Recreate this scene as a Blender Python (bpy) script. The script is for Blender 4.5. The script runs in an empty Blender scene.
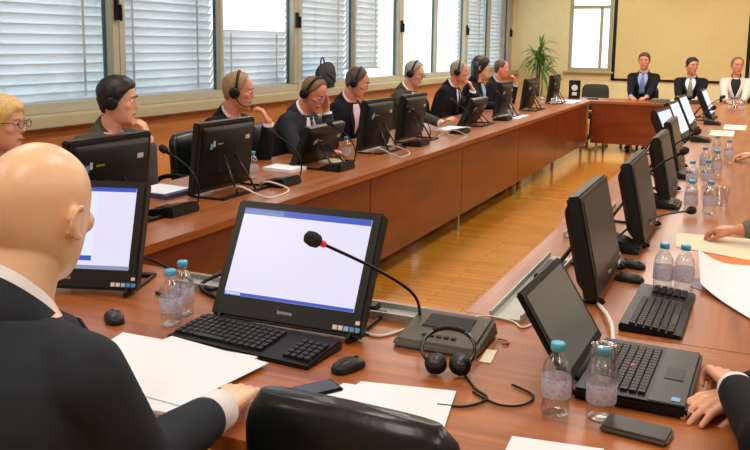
import bpy, bmesh, math, random
from mathutils import Vector, Matrix
random.seed(7)
PI = math.pi
V = Vector
S = bpy.context.scene
COL = S.collection

# ------------------------------------------------------------------ materials
def lin(c):
    return tuple(((x/255)/12.92 if x/255 <= .04045 else ((x/255+.055)/1.055)**2.4) for x in c)

def mat(name, rgb, rough=.5, metal=0., spec=.5, emit=None, es=0., coat=0., noise=0., nscale=30., bump=0., sss=0.):
    m = bpy.data.materials.new(name); m.use_nodes = True
    nt = m.node_tree; b = nt.nodes['Principled BSDF']
    c = lin(rgb)
    b.inputs['Base Color'].default_value = (*c, 1)
    b.inputs['Roughness'].default_value = rough
    b.inputs['Metallic'].default_value = metal
    b.inputs['Specular IOR Level'].default_value = spec
    b.inputs['Coat Weight'].default_value = coat
    b.inputs['Coat Roughness'].default_value = .08
    if sss:
        b.inputs['Subsurface Weight'].default_value = sss
        b.inputs['Subsurface Radius'].default_value = (.012, .005, .003)
        b.inputs['Subsurface Scale'].default_value = 1.
    if emit:
        b.inputs['Emission Color'].default_value = (*lin(emit), 1)
        b.inputs['Emission Strength'].default_value = es
    if noise or bump:
        tc = nt.nodes.new('ShaderNodeTexCoord'); n = nt.nodes.new('ShaderNodeTexNoise')
        n.inputs['Scale'].default_value = nscale; n.inputs['Detail'].default_value = 4
        nt.links.new(tc.outputs['Object'], n.inputs['Vector'])
        if noise:
            r = nt.nodes.new('ShaderNodeValToRGB')
            r.color_ramp.elements[0].position = .3; r.color_ramp.elements[1].position = .7
            r.color_ramp.elements[0].color = (*[max(0, x*(1-noise)) for x in c], 1)
            r.color_ramp.elements[1].color = (*[min(1, x*(1+noise)) for x in c], 1)
            nt.links.new(n.outputs['Fac'], r.inputs['Fac'])
            nt.links.new(r.outputs['Color'], b.inputs['Base Color'])
        if bump:
            bp = nt.nodes.new('ShaderNodeBump'); bp.inputs['Strength'].default_value = bump
            bp.inputs['Distance'].default_value = .004
            nt.links.new(n.outputs['Fac'], bp.inputs['Height'])
            nt.links.new(bp.outputs['Normal'], b.inputs['Normal'])
    return m

def wood(name, dark, light, axis, rough=.25, coat=.4, stretch=14.):
    m = bpy.data.materials.new(name); m.use_nodes = True
    nt = m.node_tree; b = nt.nodes['Principled BSDF']
    tc = nt.nodes.new('ShaderNodeTexCoord'); mp = nt.nodes.new('ShaderNodeMapping')
    sc = [stretch]*3; sc[axis] = .9
    mp.inputs['Scale'].default_value = sc
    n = nt.nodes.new('ShaderNodeTexNoise'); n.inputs['Scale'].default_value = 1.6
    n.inputs['Detail'].default_value = 6; n.inputs['Distortion'].default_value = .6
    r = nt.nodes.new('ShaderNodeValToRGB')
    r.color_ramp.elements[0].position = .28; r.color_ramp.elements[1].position = .72
    r.color_ramp.elements[0].color = (*lin(dark), 1); r.color_ramp.elements[1].color = (*lin(light), 1)
    nt.links.new(tc.outputs['Object'], mp.inputs['Vector']); nt.links.new(mp.outputs['Vector'], n.inputs['Vector'])
    nt.links.new(n.outputs['Fac'], r.inputs['Fac']); nt.links.new(r.outputs['Color'], b.inputs['Base Color'])
    b.inputs['Roughness'].default_value = rough; b.inputs['Coat Weight'].default_value = coat
    b.inputs['Coat Roughness'].default_value = .12
    return m

def parquet(name):
    m = bpy.data.materials.new(name); m.use_nodes = True
    nt = m.node_tree; b = nt.nodes['Principled BSDF']
    tc = nt.nodes.new('ShaderNodeTexCoord'); mp = nt.nodes.new('ShaderNodeMapping')
    mp.inputs['Rotation'].default_value = (0, 0, 0)
    br = nt.nodes.new('ShaderNodeTexBrick')
    br.inputs['Color1'].default_value = (*lin((236, 166, 58)), 1)
    br.inputs['Color2'].default_value = (*lin((222, 146, 44)), 1)
    br.inputs['Mortar'].default_value = (*lin((130, 74, 24)), 1)
    br.inputs['Scale'].default_value = 1; br.inputs['Mortar Size'].default_value = .0015
    br.inputs['Brick Width'].default_value = .48; br.inputs['Row Height'].default_value = .075
    n = nt.nodes.new('ShaderNodeTexNoise'); n.inputs['Scale'].default_value = 3; n.inputs['Detail'].default_value = 5
    mx = nt.nodes.new('ShaderNodeMixRGB'); mx.blend_type = 'MULTIPLY'; mx.inputs['Fac'].default_value = .35
    nt.links.new(tc.outputs['Object'], mp.inputs['Vector']); nt.links.new(mp.outputs['Vector'], br.inputs['Vector'])
    nt.links.new(tc.outputs['Object'], n.inputs['Vector'])
    nt.links.new(br.outputs['Color'], mx.inputs['Color1']); nt.links.new(n.outputs['Fac'], mx.inputs['Color2'])
    nt.links.new(mx.outputs['Color'], b.inputs['Base Color'])
    b.inputs['Roughness'].default_value = .18; b.inputs['Coat Weight'].default_value = .5
    b.inputs['Coat Roughness'].default_value = .1
    return m

def clear(name, tint=(.96, .98, 1), gloss=.12, edge=.6):
    m = bpy.data.materials.new(name); m.use_nodes = True
    nt = m.node_tree; nt.nodes.remove(nt.nodes['Principled BSDF'])
    out = nt.nodes['Material Output']
    t = nt.nodes.new('ShaderNodeBsdfTransparent'); t.inputs['Color'].default_value = (*tint, 1)
    g = nt.nodes.new('ShaderNodeBsdfGlossy'); g.inputs['Roughness'].default_value = .04
    lw = nt.nodes.new('ShaderNodeLayerWeight'); lw.inputs['Blend'].default_value = .35
    mr = nt.nodes.new('ShaderNodeMapRange'); mr.inputs['To Min'].default_value = gloss; mr.inputs['To Max'].default_value = edge
    mx = nt.nodes.new('ShaderNodeMixShader')
    nt.links.new(lw.outputs['Facing'], mr.inputs['Value']); nt.links.new(mr.outputs['Result'], mx.inputs['Fac'])
    nt.links.new(t.outputs[0], mx.inputs[1]); nt.links.new(g.outputs[0], mx.inputs[2])
    nt.links.new(mx.outputs[0], out.inputs['Surface'])
    return m

def slat_mat(name):
    m = bpy.data.materials.new(name); m.use_nodes = True
    nt = m.node_tree; nt.nodes.remove(nt.nodes['Principled BSDF'])
    out = nt.nodes['Material Output']
    d = nt.nodes.new('ShaderNodeBsdfDiffuse'); d.inputs['Color'].default_value = (.86, .89, .90, 1)
    t = nt.nodes.new('ShaderNodeBsdfTranslucent'); t.inputs['Color'].default_value = (.86, .90, .92, 1)
    mx = nt.nodes.new('ShaderNodeMixShader'); mx.inputs['Fac'].default_value = .5
    nt.links.new(d.outputs[0], mx.inputs[1]); nt.links.new(t.outputs[0], mx.inputs[2])
    nt.links.new(mx.outputs[0], out.inputs['Surface'])
    return m

def film(name):
    m = bpy.data.materials.new(name); m.use_nodes = True
    nt = m.node_tree; nt.nodes.remove(nt.nodes['Principled BSDF']); out = nt.nodes['Material Output']
    tc = nt.nodes.new('ShaderNodeTexCoord'); n = nt.nodes.new('ShaderNodeTexNoise'); n.inputs['Scale'].default_value = 110
    r = nt.nodes.new('ShaderNodeValToRGB'); e = r.color_ramp.elements
    e[0].position = .36; e[0].color = (*lin((186, 194, 230)), 1); e[1].position = .62; e[1].color = (*lin((230, 202, 222)), 1)
    k = r.color_ramp.elements.new(.49); k.color = (*lin((240, 238, 246)), 1)
    d = nt.nodes.new('ShaderNodeBsdfDiffuse'); t = nt.nodes.new('ShaderNodeBsdfTranslucent'); p = nt.nodes.new('ShaderNodeBsdfTransparent')
    a = nt.nodes.new('ShaderNodeMixShader'); a.inputs['Fac'].default_value = .45; b = nt.nodes.new('ShaderNodeMixShader'); b.inputs['Fac'].default_value = .2
    nt.links.new(tc.outputs['Object'], n.inputs['Vector']); nt.links.new(n.outputs['Fac'], r.inputs['Fac'])
    nt.links.new(r.outputs['Color'], d.inputs['Color']); nt.links.new(r.outputs['Color'], t.inputs['Color'])
    nt.links.new(d.outputs[0], a.inputs[1]); nt.links.new(t.outputs[0], a.inputs[2]); nt.links.new(a.outputs[0], b.inputs[1]); nt.links.new(p.outputs[0], b.inputs[2])
    nt.links.new(b.outputs[0], out.inputs['Surface'])
    return m

M = dict(
    top_y=wood('table_wood_long', (132, 72, 34), (178, 106, 54), 1, .34, .06),
    top_x=wood('table_wood_cross', (136, 74, 34), (182, 108, 54), 0, .34, .06),
    panel_y=wood('panel_wood_long', (92, 38, 14), (128, 58, 23), 1, .3, .3, 5.),
    panel_x=wood('panel_wood_cross', (100, 42, 16), (134, 62, 26), 0, .3, .3, 5.),
    ledge=wood('ledge_wood', (236, 152, 78), (246, 172, 98), 1, .45, .05),
    floor=parquet('parquet'),
    wall=mat('cream_wall', (242, 234, 186), .8, noise=.03, nscale=8),
    wallplain=mat('plain_wall', (196, 188, 168), .8, noise=.02, nscale=6),
    ceiling=mat('ceiling_white', (240, 238, 230), .9, noise=.02, nscale=5),
    frame=mat('window_frame_beige', (178, 172, 152), .45, noise=.03, nscale=12),
    frame_in=mat('window_frame_seal', (58, 84, 92), .5, noise=.05),
    sill=mat('sill_beige', (190, 178, 140), .5, noise=.03, nscale=10),
    glass=clear('window_glass', (.97, .99, 1), .03, .25),
    slat=slat_mat('blind_slat'),
    cord=mat('blind_cord', (186, 196, 200), .7, noise=.1),
    black=mat('black_plastic', (12, 12, 13), .42, spec=.3, noise=.15, nscale=60),
    blackgloss=mat('black_gloss', (14, 14, 16), .12, coat=.3, noise=.1),
    bezel=mat('dark_grey_plastic', (31, 32, 31), .4, spec=.35, noise=.08, nscale=60),
    grey=mat('grey_unit_plastic', (84, 80, 72), .45, noise=.1, nscale=40),
    lcdoff=mat('lcd_dim', (60, 62, 60), .25, emit=(112, 112, 106), es=.28, noise=.05, nscale=4),
    lcdgreen=mat('lcd_dim_green', (32, 36, 30), .32, spec=.3, emit=(84, 88, 74), es=.10, noise=.05, nscale=4),
    lcdlit=mat('lcd_lit', (26, 26, 30), .3, emit=(226, 222, 244), es=.92, noise=.01, nscale=4),
    lcdblue=mat('lcd_blue_bar', (14, 18, 30), .3, emit=(62, 92, 200), es=.8, noise=.05, nscale=20),
    lcdpage=mat('lcd_page', (26, 26, 30), .3, emit=(222, 230, 246), es=.95, noise=.01, nscale=8),
    lcdgrey=mat('lcd_greyblue', (24, 26, 30), .3, emit=(150, 166, 205), es=.7, noise=.2, nscale=90),
    steel=mat('steel', (190, 190, 186), .3, .8, noise=.05, nscale=20),
    darksteel=mat('dark_steel', (70, 70, 70), .35, .7, noise=.08),
    silver=mat('silver_print', (200, 202, 204), .4, noise=.05),
    tray=mat('tray_grey', (176, 180, 174), .4, .2, noise=.06, nscale=25),
    paper=mat('paper', (236, 242, 250), .8, noise=.012, nscale=14),
    paper_y=mat('paper_cream', (242, 234, 206), .8, noise=.02, nscale=14),
    orange=mat('orange_card', (222, 122, 34), .6, noise=.05),
    bluebook=mat('blue_cover', (60, 74, 110), .5, noise=.1),
    bottle=clear('bottle_plastic', (.95, .97, .985), .07, .5),
    water=clear('water', (.97, .985, .99), .02, .14),
    cup=clear('cup_plastic', (.94, .955, .96), .07, .42),
    cap=mat('blue_cap', (84, 180, 212), .35, noise=.05),
    blabel=film('bottle_label'),
    leather=mat('black_leather', (17, 22, 24), .32, spec=.4, coat=.15, noise=.2, nscale=80, bump=.15),
    chairgreen=mat('dark_green_fabric', (46, 52, 38), .8, noise=.15, nscale=60),
    suit=mat('black_suit', (20, 21, 27), .85, spec=.25, noise=.12, nscale=18, bump=.4),
    suit_n=mat('charcoal_suit', (42, 47, 55), .85, spec=.25, noise=.10, nscale=16, bump=.5),
    suit_g=mat('grey_jacket', (84, 82, 74), .9, spec=.2, noise=.15, nscale=60),
    suit_o=mat('olive_jacket', (70, 68, 56), .9, spec=.2, noise=.15, nscale=60),
    suit_w=mat('white_jacket', (214, 208, 198), .85, noise=.05),
    suit_r=mat('maroon_knit', (92, 26, 26), .9, noise=.15, nscale=60),
    suit_k=mat('greygreen_knit', (112, 112, 98), .9, noise=.15, nscale=60),
    shirt=mat('white_shirt', (232, 232, 236), .8, noise=.02),
    shirt_b=mat('blue_shirt', (150, 168, 204), .8, noise=.04),
    shirt_p=mat('pink_shirt', (222, 196, 206), .8, noise=.04),
    shirt_k=mat('black_blouse', (18, 18, 20), .8, noise=.1),
    tie_d=mat('dark_tie', (40, 44, 66), .6, noise=.2, nscale=80),
    tie_b=mat('blue_tie', (98, 118, 168), .6, noise=.2, nscale=80),
    tie_g=mat('grey_tie', (140, 134, 122), .6, noise=.2, nscale=80),
    skin=mat('skin', (226, 168, 134), .5, noise=.04, nscale=20, sss=.08),
    skin_r=mat('skin_ruddy', (212, 142, 112), .5, noise=.06, nscale=20, sss=.08),
    skin_b=mat('skin_fair', (242, 200, 162), .36, noise=.035, nscale=14, sss=.1),
    lips=mat('lips', (176, 98, 88), .5, noise=.05),
    eyew=mat('eye_white', (226, 222, 216), .3, noise=.02),
    iris=mat('iris', (50, 36, 28), .2, noise=.1),
    hair_k=mat('hair_black', (26, 20, 18), .5, noise=.3, nscale=90, bump=.4),
    hair_b=mat('hair_brown', (82, 60, 42), .55, noise=.3, nscale=90, bump=.4),
    hair_g=mat('hair_grey', (150, 140, 124), .6, noise=.25, nscale=90, bump=.4),
    hair_sg=mat('hair_sandy_grey', (158, 128, 92), .6, noise=.25, nscale=90, bump=.4),
    hair_y=mat('hair_blonde', (214, 176, 110), .55, noise=.2, nscale=90, bump=.4),
    hair_d=mat('hair_dark_blond', (122, 92, 58), .55, noise=.25, nscale=90, bump=.4),
    pupil=mat('lens_dark', (30, 26, 26), .2, noise=.1),
    shoe=mat('shoe_black', (16, 15, 15), .25, noise=.1),
    red=mat('red_ring', (200, 30, 46), .4, emit=(220, 30, 50), es=.5, noise=.05),
    foam=mat('foam_windscreen', (40, 36, 36), .95, noise=.3, nscale=300, bump=.5),
    leaf=mat('leaf_green', (98, 146, 66), .5, noise=.35, nscale=20),
    stem=mat('stem_brown', (96, 80, 54), .8, noise=.2),
    pot=mat('pot_clay', (120, 92, 74), .6, noise=.1),
    soil=mat('soil', (50, 38, 28), .95, noise=.3),
    screen=mat('projection_fabric', (228, 212, 154), .85, noise=.02, nscale=6),
    whitecable=mat('white_cable', (226, 222, 214), .45, noise=.03),
    bag=mat('bag_fabric', (44, 46, 48), .8, noise=.3, nscale=25, bump=.3),
    st_blue=mat('sticker_blue', (96, 160, 220), .4, noise=.1),
    st_white=mat('sticker_white', (236, 232, 220), .4, noise=.05),
    st_yellow=mat('sticker_yellow', (150, 140, 60), .4, noise=.1),
    keyc=mat('key_plastic', (26, 26, 26), .5, noise=.1),
    facade=mat('facade', (196, 204, 210), .9, noise=.1, nscale=2),
)

# ------------------------------------------------------------------ mesh helper
def frame_of(d):
    d = d.normalized(); a = V((0, 0, 1)) if abs(d.z) < .9 else V((1, 0, 0))
    u = d.cross(a).normalized(); return u, d.cross(u).normalized()

class MB:
    def __init__(s): s.v = []; s.f = []
    def add(s, vs, fs, T=None):
        k = len(s.v)
        s.v += [(T @ V(p)) if T else V(p) for p in vs]
        s.f += [[i+k for i in f] for f in fs]; return s
    def box(s, c, d, T=None):
        x, y, z = c; a, b, e = d[0]/2, d[1]/2, d[2]/2
        vs = [(x+i*a, y+j*b, z+k*e) for i in (-1, 1) for j in (-1, 1) for k in (-1, 1)]
        return s.add(vs, [(0,1,3,2),(4,6,7,5),(0,4,5,1),(2,3,7,6),(0,2,6,4),(1,5,7,3)], T)
    def prism(s, poly, z0, z1, T=None):
        n = len(poly)
        vs = [(x, y, z0) for x, y in poly]+[(x, y, z1) for x, y in poly]
        fs = [list(range(n))[::-1], list(range(n, 2*n))]+[[i, (i+1) % n, n+(i+1) % n, n+i] for i in range(n)]
        return s.add(vs, fs, T)
    def loft(s, rings, T=None, cap=True):
        n = len(rings[0]); vs = [p for r in rings for p in r]; fs = []
        for a in range(len(rings)-1):
            for i in range(n):
                j = (i+1) % n; fs.append([a*n+i, a*n+j, (a+1)*n+j, (a+1)*n+i])
        if cap:
            fs.append(list(range(n))[::-1]); b = (len(rings)-1)*n; fs.append([b+i for i in range(n)])
        return s.add(vs, fs, T)
    def grid(s, rows, T=None):
        n = len(rows[0]); vs = [p for r in rows for p in r]; fs = []
        for a in range(len(rows)-1):
            for i in range(n-1): fs.append([a*n+i, a*n+i+1, (a+1)*n+i+1, (a+1)*n+i])
        return s.add(vs, fs, T)
    def slab(s, rows, off):
        # closed sheet: grid of points with a second layer displaced by off (a vector or grid of vectors)
        n = len(rows[0]); m = len(rows)
        k = n*m; vs = [V(p) for r in rows for p in r]
        vs += [p+(off if isinstance(off, Vector) else off[i//n][i % n]) for i, p in enumerate(list(vs))]
        fs = []
        for a in range(m-1):
            for i in range(n-1):
                q = [a*n+i, a*n+i+1, (a+1)*n+i+1, (a+1)*n+i]
                fs.append(q[::-1]); fs.append([x+k for x in q])
        rim = [i for i in range(n)]+[a*n+n-1 for a in range(1, m)]+[(m-1)*n+i for i in range(n-2, -1, -1)]+[a*n for a in range(m-2, 0, -1)]
        for i in range(len(rim)):
            a, b = rim[i], rim[(i+1) % len(rim)]; fs.append([a, b, b+k, a+k])
        return s.add(vs, fs)
    def tube(s, pts, r, n=10, T=None, round_end=False):
        pts = [V(p) for p in pts]
        rs = list(r) if isinstance(r, (list, tuple)) else [r]*len(pts)
        if round_end:
            d0 = (pts[0]-pts[1]).normalized(); d1 = (pts[-1]-pts[-2]).normalized()
            a = [(pts[0]+d0*rs[0]*math.sin(t), rs[0]*math.cos(t)) for t in (1.45, 1.1, .7, .35)]
            b = [(pts[-1]+d1*rs[-1]*math.sin(t), rs[-1]*math.cos(t)) for t in (.35, .7, 1.1, 1.45)]
            pts = [p for p, _ in a]+pts+[p for p, _ in b]; rs = [q for _, q in a]+rs+[q for _, q in b]
        rings = []; u = None
        for i, p in enumerate(pts):
            d = (pts[min(i+1, len(pts)-1)]-pts[max(i-1, 0)])
            d = d.normalized() if d.length > 1e-9 else V((0, 0, 1))
            if u is None: u, w = frame_of(d)
            else:
                u = (u-d*u.dot(d)); u = u.normalized() if u.length > 1e-6 else frame_of(d)[0]
                w = d.cross(u)
            rings.append([p+(u*math.cos(2*PI*k/n)+w*math.sin(2*PI*k/n))*rs[i] for k in range(n)])
        return s.loft(rings, T)
    def cyl(s, a, b, r0, r1=None, n=16, T=None): return s.tube([a, b], [r0, r0 if r1 is None else r1], n, T)
    def cap(s, a, b, r0, r1=None, n=12): return s.tube([a, b], [r0, r0 if r1 is None else r1], n, None, True)
    def ell(s, c, r, R=None, nu=16, nv=10):
        rings = []
        for j in range(nv+1):
            t = -PI/2+PI*(j+.02)/(nv+.04)
            ring = []
            for i in range(nu):
                p = V((r[0]*math.cos(t)*math.cos(2*PI*i/nu), r[1]*math.cos(t)*math.sin(2*PI*i/nu), r[2]*math.sin(t)))
                ring.append((R @ p if R else p)+V(c))
            rings.append(ring)
        return s.loft(rings)
    def lathe(s, prof, n=20, T=None, cap=True):
        return s.loft([[(r*math.cos(2*PI*i/n), r*math.sin(2*PI*i/n), z) for i in range(n)] for r, z in prof], T, cap)
    def tf(s, T): s.v = [T @ p for p in s.v]; return s
    def mesh(s, name):
        me = bpy.data.meshes.new(name); me.from_pydata([tuple(p) for p in s.v], [], s.f); me.update()
        bm = bmesh.new(); bm.from_mesh(me); bmesh.ops.recalc_face_normals(bm, faces=bm.faces); bm.to_mesh(me); bm.free()
        return me
    def build(s, name, m, parent=None, smooth=False, bevel=0, seg=2, weld=False):
        me = s.mesh(name)
        if bevel:
            bm = bmesh.new(); bm.from_mesh(me)
            es = [e for e in bm.edges if len(e.link_faces) == 2 and e.calc_face_angle(0) > .5]
            bmesh.ops.bevel(bm, geom=es, offset=bevel, segments=seg, affect='EDGES', clamp_overlap=True)
            bm.to_mesh(me); bm.free()
        return put(name, me, m, parent, smooth or bevel > 0 and seg > 1, auto=bevel > 0)

def put(name, me, m, parent=None, smooth=False, auto=False):
    me.materials.clear(); me.materials.append(m)
    if smooth:
        for p in me.polygons: p.use_smooth = True
        if auto:
            try: me.set_sharp_from_angle(angle=.7)
            except Exception: pass
    o = bpy.data.objects.new(name, me); COL.objects.link(o)
    if parent: o.parent = parent
    return o

def voxel(mb, size, it=3, fac=.5):
    ob = bpy.data.objects.new('tmp', mb.mesh('tmp')); COL.objects.link(ob)
    r = ob.modifiers.new('r', 'REMESH'); r.mode = 'VOXEL'; r.voxel_size = size; r.use_smooth_shade = True
    q = ob.modifiers.new('s', 'SMOOTH'); q.factor = fac; q.iterations = it
    dg = bpy.context.evaluated_depsgraph_get()
    me = bpy.data.meshes.new_from_object(ob.evaluated_get(dg))
    old = ob.data; bpy.data.objects.remove(ob); bpy.data.meshes.remove(old)
    return me

def empty(name, loc=(0, 0, 0), rz=0.):
    o = bpy.data.objects.new(name, None); COL.objects.link(o); o.empty_display_size = .1
    o.location = loc; o.rotation_euler = (0, 0, rz); return o
def tag(o, label, cat, group=None):
    o['label'] = label; o['category'] = cat
    if group: o['group'] = group
    return o
def thing(name, label, cat, loc=(0, 0, 0), rz=0., group=None): return tag(empty(name, loc, rz), label, cat, group)
def struct(o): o['kind'] = 'structure'; return o
def copy_tree(o, parent=None):
    c = o.copy(); COL.objects.link(c)
    if parent: c.parent = parent; c.matrix_parent_inverse = o.matrix_parent_inverse.copy()
    for ch in list(o.children): copy_tree(ch, c)
    return c
def again(o, loc, rz, label, group=None):
    c = copy_tree(o); c.location = loc; c.rotation_euler = (0, 0, rz); c['label'] = label
    if group: c['group'] = group
    return c
def smoothpath(pts, n=6):
    pts = [V(p) for p in pts]; out = []
    for i in range(len(pts)-1):
        p0 = pts[max(i-1, 0)]; p1 = pts[i]; p2 = pts[i+1]; p3 = pts[min(i+2, len(pts)-1)]
        for k in range(n):
            t = k/n
            out.append(.5*((2*p1)+(p2-p0)*t+(2*p0-5*p1+4*p2-p3)*t*t+(3*p1-p0-3*p2+p3)*t**3))
    out.append(pts[-1]); return out
def cable(name, pts, r, m, label, parent=None, n=6):
    o = MB().tube(smoothpath(pts), r, n).build(name, m, parent, True)
    if label: tag(o, label, 'cable', 'loose cables')
    return o

# ------------------------------------------------------------------ camera
CAM = bpy.data.cameras.new('camera'); cam = bpy.data.objects.new('camera', CAM); COL.objects.link(cam)
XC, YC, F, H = 375., 169., 833., 1.53
def nv(v): return V(v).normalized()
dY = nv((755-XC, -(47-YC), -F)); dZ = -nv((309-XC, -(5655-YC), -F)); dZ = (dZ-dZ.dot(dY)*dY).normalized()
dX = dY.cross(dZ)
R3 = Matrix((dX, dY, dZ))
cam.matrix_world = Matrix.Translation((0, 0, H)) @ R3.to_4x4()
CAM.sensor_width = 36; CAM.lens = F/750*36; CAM.shift_y = -(225-YC)/750; CAM.clip_start = .05; CAM.clip_end = 200
S.camera = cam
def ray(px, py): return R3 @ V(((px-XC)/F, -(py-YC)/F, -1))
def at(px, py, z=.74):
    d = ray(px, py); return V((0, 0, H))+d*((z-H)/d.z)
def atX(px, py, X):
    d = ray(px, py); return V((0, 0, H))+d*(X/d.x)
def atD(px, py, D): return V((0, 0, H))+ray(px, py)*D

# ------------------------------------------------------------------ room shell
WX, BY, RX, FY, CZ = -4.2, 15.6, 2.6, -1.6, 2.95
struct(MB().box(((WX+RX)/2, (BY+FY)/2, -.05), (RX-WX+.6, BY-FY+.6, .1)).build('floor', M['floor']))
struct(MB().box(((WX+RX)/2, (BY+FY)/2, CZ+.05), (RX-WX+.6, BY-FY+.6, .1)).build('ceiling', M['ceiling']))
struct(MB().box((RX+.1, (BY+FY)/2, CZ/2), (.2, BY-FY+.4, CZ)).build('wall_right', M['wallplain']))
struct(MB().box(((WX+RX)/2, FY-.1, CZ/2), (RX-WX, .2, CZ)).build('wall_front', M['wallplain']))
# back wall with a window opening
wx0, wx1, wz0, wz1 = -3.13, -2.36, 1.06, 2.5
b = MB()
b.box(((WX-.2+wx0)/2, BY+.1, CZ/2), (wx0-WX+.2, .2, CZ)); b.box(((wx1+RX)/2, BY+.1, CZ/2), (RX-wx1, .2, CZ))
b.box(((wx0+wx1)/2, BY+.1, wz0/2), (wx1-wx0, .2, wz0)); b.box(((wx0+wx1)/2, BY+.1, (wz1+CZ)/2), (wx1-wx0, .2, CZ-wz1))
struct(b.build('wall_back', M['wall']))
# window wall on the left: solid below the sill and above the head
SZ, HZ = 1.05, 2.55
b = MB(); b.box((WX-.1, (BY+FY)/2, SZ/2-.03), (.2, BY-FY+.4, SZ-.06)); b.box((WX-.1, (BY+FY)/2, (HZ+CZ)/2), (.2, BY-FY+.4, CZ-HZ))
b.box((WX-.1, (FY-.2+2.1)/2, (SZ+HZ)/2), (.2, 2.1-FY+.2, HZ-SZ+.1)); b.box((WX-.1, (15.4+BY)/2, (SZ+HZ)/2), (.2, BY-15.4+.0, HZ-SZ+.1))
struct(b.build('wall_left', M['wallplain']))
struct(MB().box((WX+.012, (BY+FY)/2, .49), (.024, BY-FY-.02, .94)).build('trim_1', M['ledge']))
struct(MB().box((WX+.07, (BY+FY)/2, 1.005), (.186, BY-FY-.02, .075)).build('trim_2', M['sill'], bevel=.006))
struct(MB().box(((WX+RX)/2, BY-.008, .05), (RX-WX, .016, .1)).build('baseboard_back', M['ledge']))
struct(MB().box(((wx0+wx1)/2, BY-.04, wz0-.02), (wx1-wx0+.12, .16, .035)).build('trim_3', M['sill'], bevel=.006))

def window_left(k, y0, y1, handle_y):
    w = struct(empty('window_%d' % k, (WX, (y0+y1)/2, SZ)))
    h = (y1-y0)/2; ht = HZ-SZ; b = MB()
    b.box((-.03, 0, .025), (.1, 2*h, .07)); b.box((-.03, 0, ht-.03), (.1, 2*h, .06))
    for y in (-h+.035, h-.035): b.box((-.03, y, ht/2), (.1, .07, ht-.12))
    b.box((-.03, 0, ht/2), (.08, .05, ht-.12))
    b.build('window_frame', M['frame'], w, bevel=.006)
    s = MB()
    for y in (-h+.075, -.03, .03, h-.075): s.box((-.05, y, ht/2), (.022, .012, ht-.12))
    s.build('window_seal', M['frame_in'], w)
    for c in (-h/2+.02, h/2-.02):
        MB().box((-.05, c, ht/2), (.006, h-.09, ht-.1)).build('pane', M['glass'], w)
    # handle on the jamb at the far side of each pair
    g = MB(); g.box((.035, h-.035, .69), (.03, .032, .15)); g.box((.055, h-.035+.022, .665), (.016, .022, .11)); g.cyl((.03, h-.03, .715), (.07, h-.02, .715), .012)
    g.build('window_handle', M['black'], w, bevel=.004)
    return w
edges = [2.1, 4.78, 7.38, 10.1, 12.8, 15.4]
for k in range(5): window_left(k+1, edges[k], edges[k+1], 0)
# window in the back wall
w = struct(empty('window_6', ((wx0+wx1)/2, BY, wz0))); b = MB(); hw = (wx1-wx0)/2; ht = wz1-wz0
b.box((0, .05, .03), (2*hw, .08, .06)); b.box((0, .05, ht-.03), (2*hw, .08, .06)); b.box((0, .05, 1.15), (2*hw, .07, .06))
for x in (-hw+.03, hw-.03): b.box((x, .05, ht/2), (.06, .08, ht-.12))
b.box((hw-.2, .05, 1.15/2), (.05, .07, 1.15))
b.build('window_frame', M['frame'], w, bevel=.005)
MB().box((0, .06, ht/2), (2*hw-.08, .006, ht-.08)).build('pane', M['glass'], w)

# venetian blinds hung outside the glass, one for each sash
def blind(label, y0, y1, ztop, zbot, tilt, pitch=.066):
    t = thing('window_blind', label, 'blind', (WX-.16, (y0+y1)/2, SZ), 0, 'outdoor venetian blinds')
    L = (y1-y0)/2; b = MB(); z = zbot-SZ
    while z < ztop-SZ:
        rows = []
        for y in (-L, L):
            row = []
            for q in range(5):
                a = (q-2)/2*.04; cz = .006*(1-((q-2)/2)**2)
                row.append(V((a*math.cos(tilt)-cz*math.sin(tilt)*0, y, z+a*math.sin(tilt)+cz)))
            rows.append(row)
        b.slab(rows, V((0, 0, .0012)))
        z += pitch
    b.build('slat', M['slat'], t, True)
    c = MB()
    for y in (-L*.62, L*.62): c.box((.042, y, (ztop+zbot)/2-SZ), (.004, .02, ztop-zbot)); c.box((-.042, y, (ztop+zbot)/2-SZ), (.004, .02, ztop-zbot))
    c.build('ladder_tape', M['cord'], t)
    MB().box((0, 0, zbot-SZ-.03), (.085, 2*L, .02)).build('bottom_rail', M['cord'], t)
    return t
ZT, ZB, TL = 2.62, SZ+.08, math.radians(60)
specs = [
    (1.9, 3.47, ZT, ZB, TL, 'closed pale blind outside the window behind the blonde woman'),
    (3.48, 4.83, ZT, ZB, TL, 'closed pale blind outside the window behind the dark haired young man'),
    (4.84, 6.15, ZT, ZB, TL, 'closed pale blue blind outside the pane between the first two window handles'),
    (6.16, 7.44, 1.6, ZB, TL, 'part lowered blind with bright sky above it, behind the sandy haired man'),
    (7.45, 8.80, ZT, ZB, TL, 'closed pale blind outside the pane behind the dark bag'),
    (8.81, 9.75, ZT, ZB+.12, TL, 'pale blind ending short beside a bright gap, nearer neighbour of the open panes'),
    (12.86, 14.14, ZT, ZB, math.radians(54), 'grey blind past the open bright panes, behind the long haired person'),
    (14.15, 15.5, ZT, ZB, math.radians(54), 'grey blind on the last pane by the room corner'),
]
for y0, y1, zt, zb, tl, lb in specs: blind(lb, y0, y1, zt, zb, tl)

# projection screen on the back wall
t = thing('hanging_projection_screen', 'large cream projection screen with black border on the end wall', 'screen', (-1.2, BY-.02, .9))
MB().box((0, 0, .82), (2.16, .01, 1.56)).build('screen_fabric', M['screen'], t)
b = MB()
b.box((-1.11, 0, .82), (.06, .024, 1.64)); b.box((1.11, 0, .82), (.06, .024, 1.64)); b.box((0, 0, .02), (2.28, .024, .04)); b.box((0, 0, 1.62), (2.28, .03, .05))
b.build('screen_border', M['black'], t)

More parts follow.
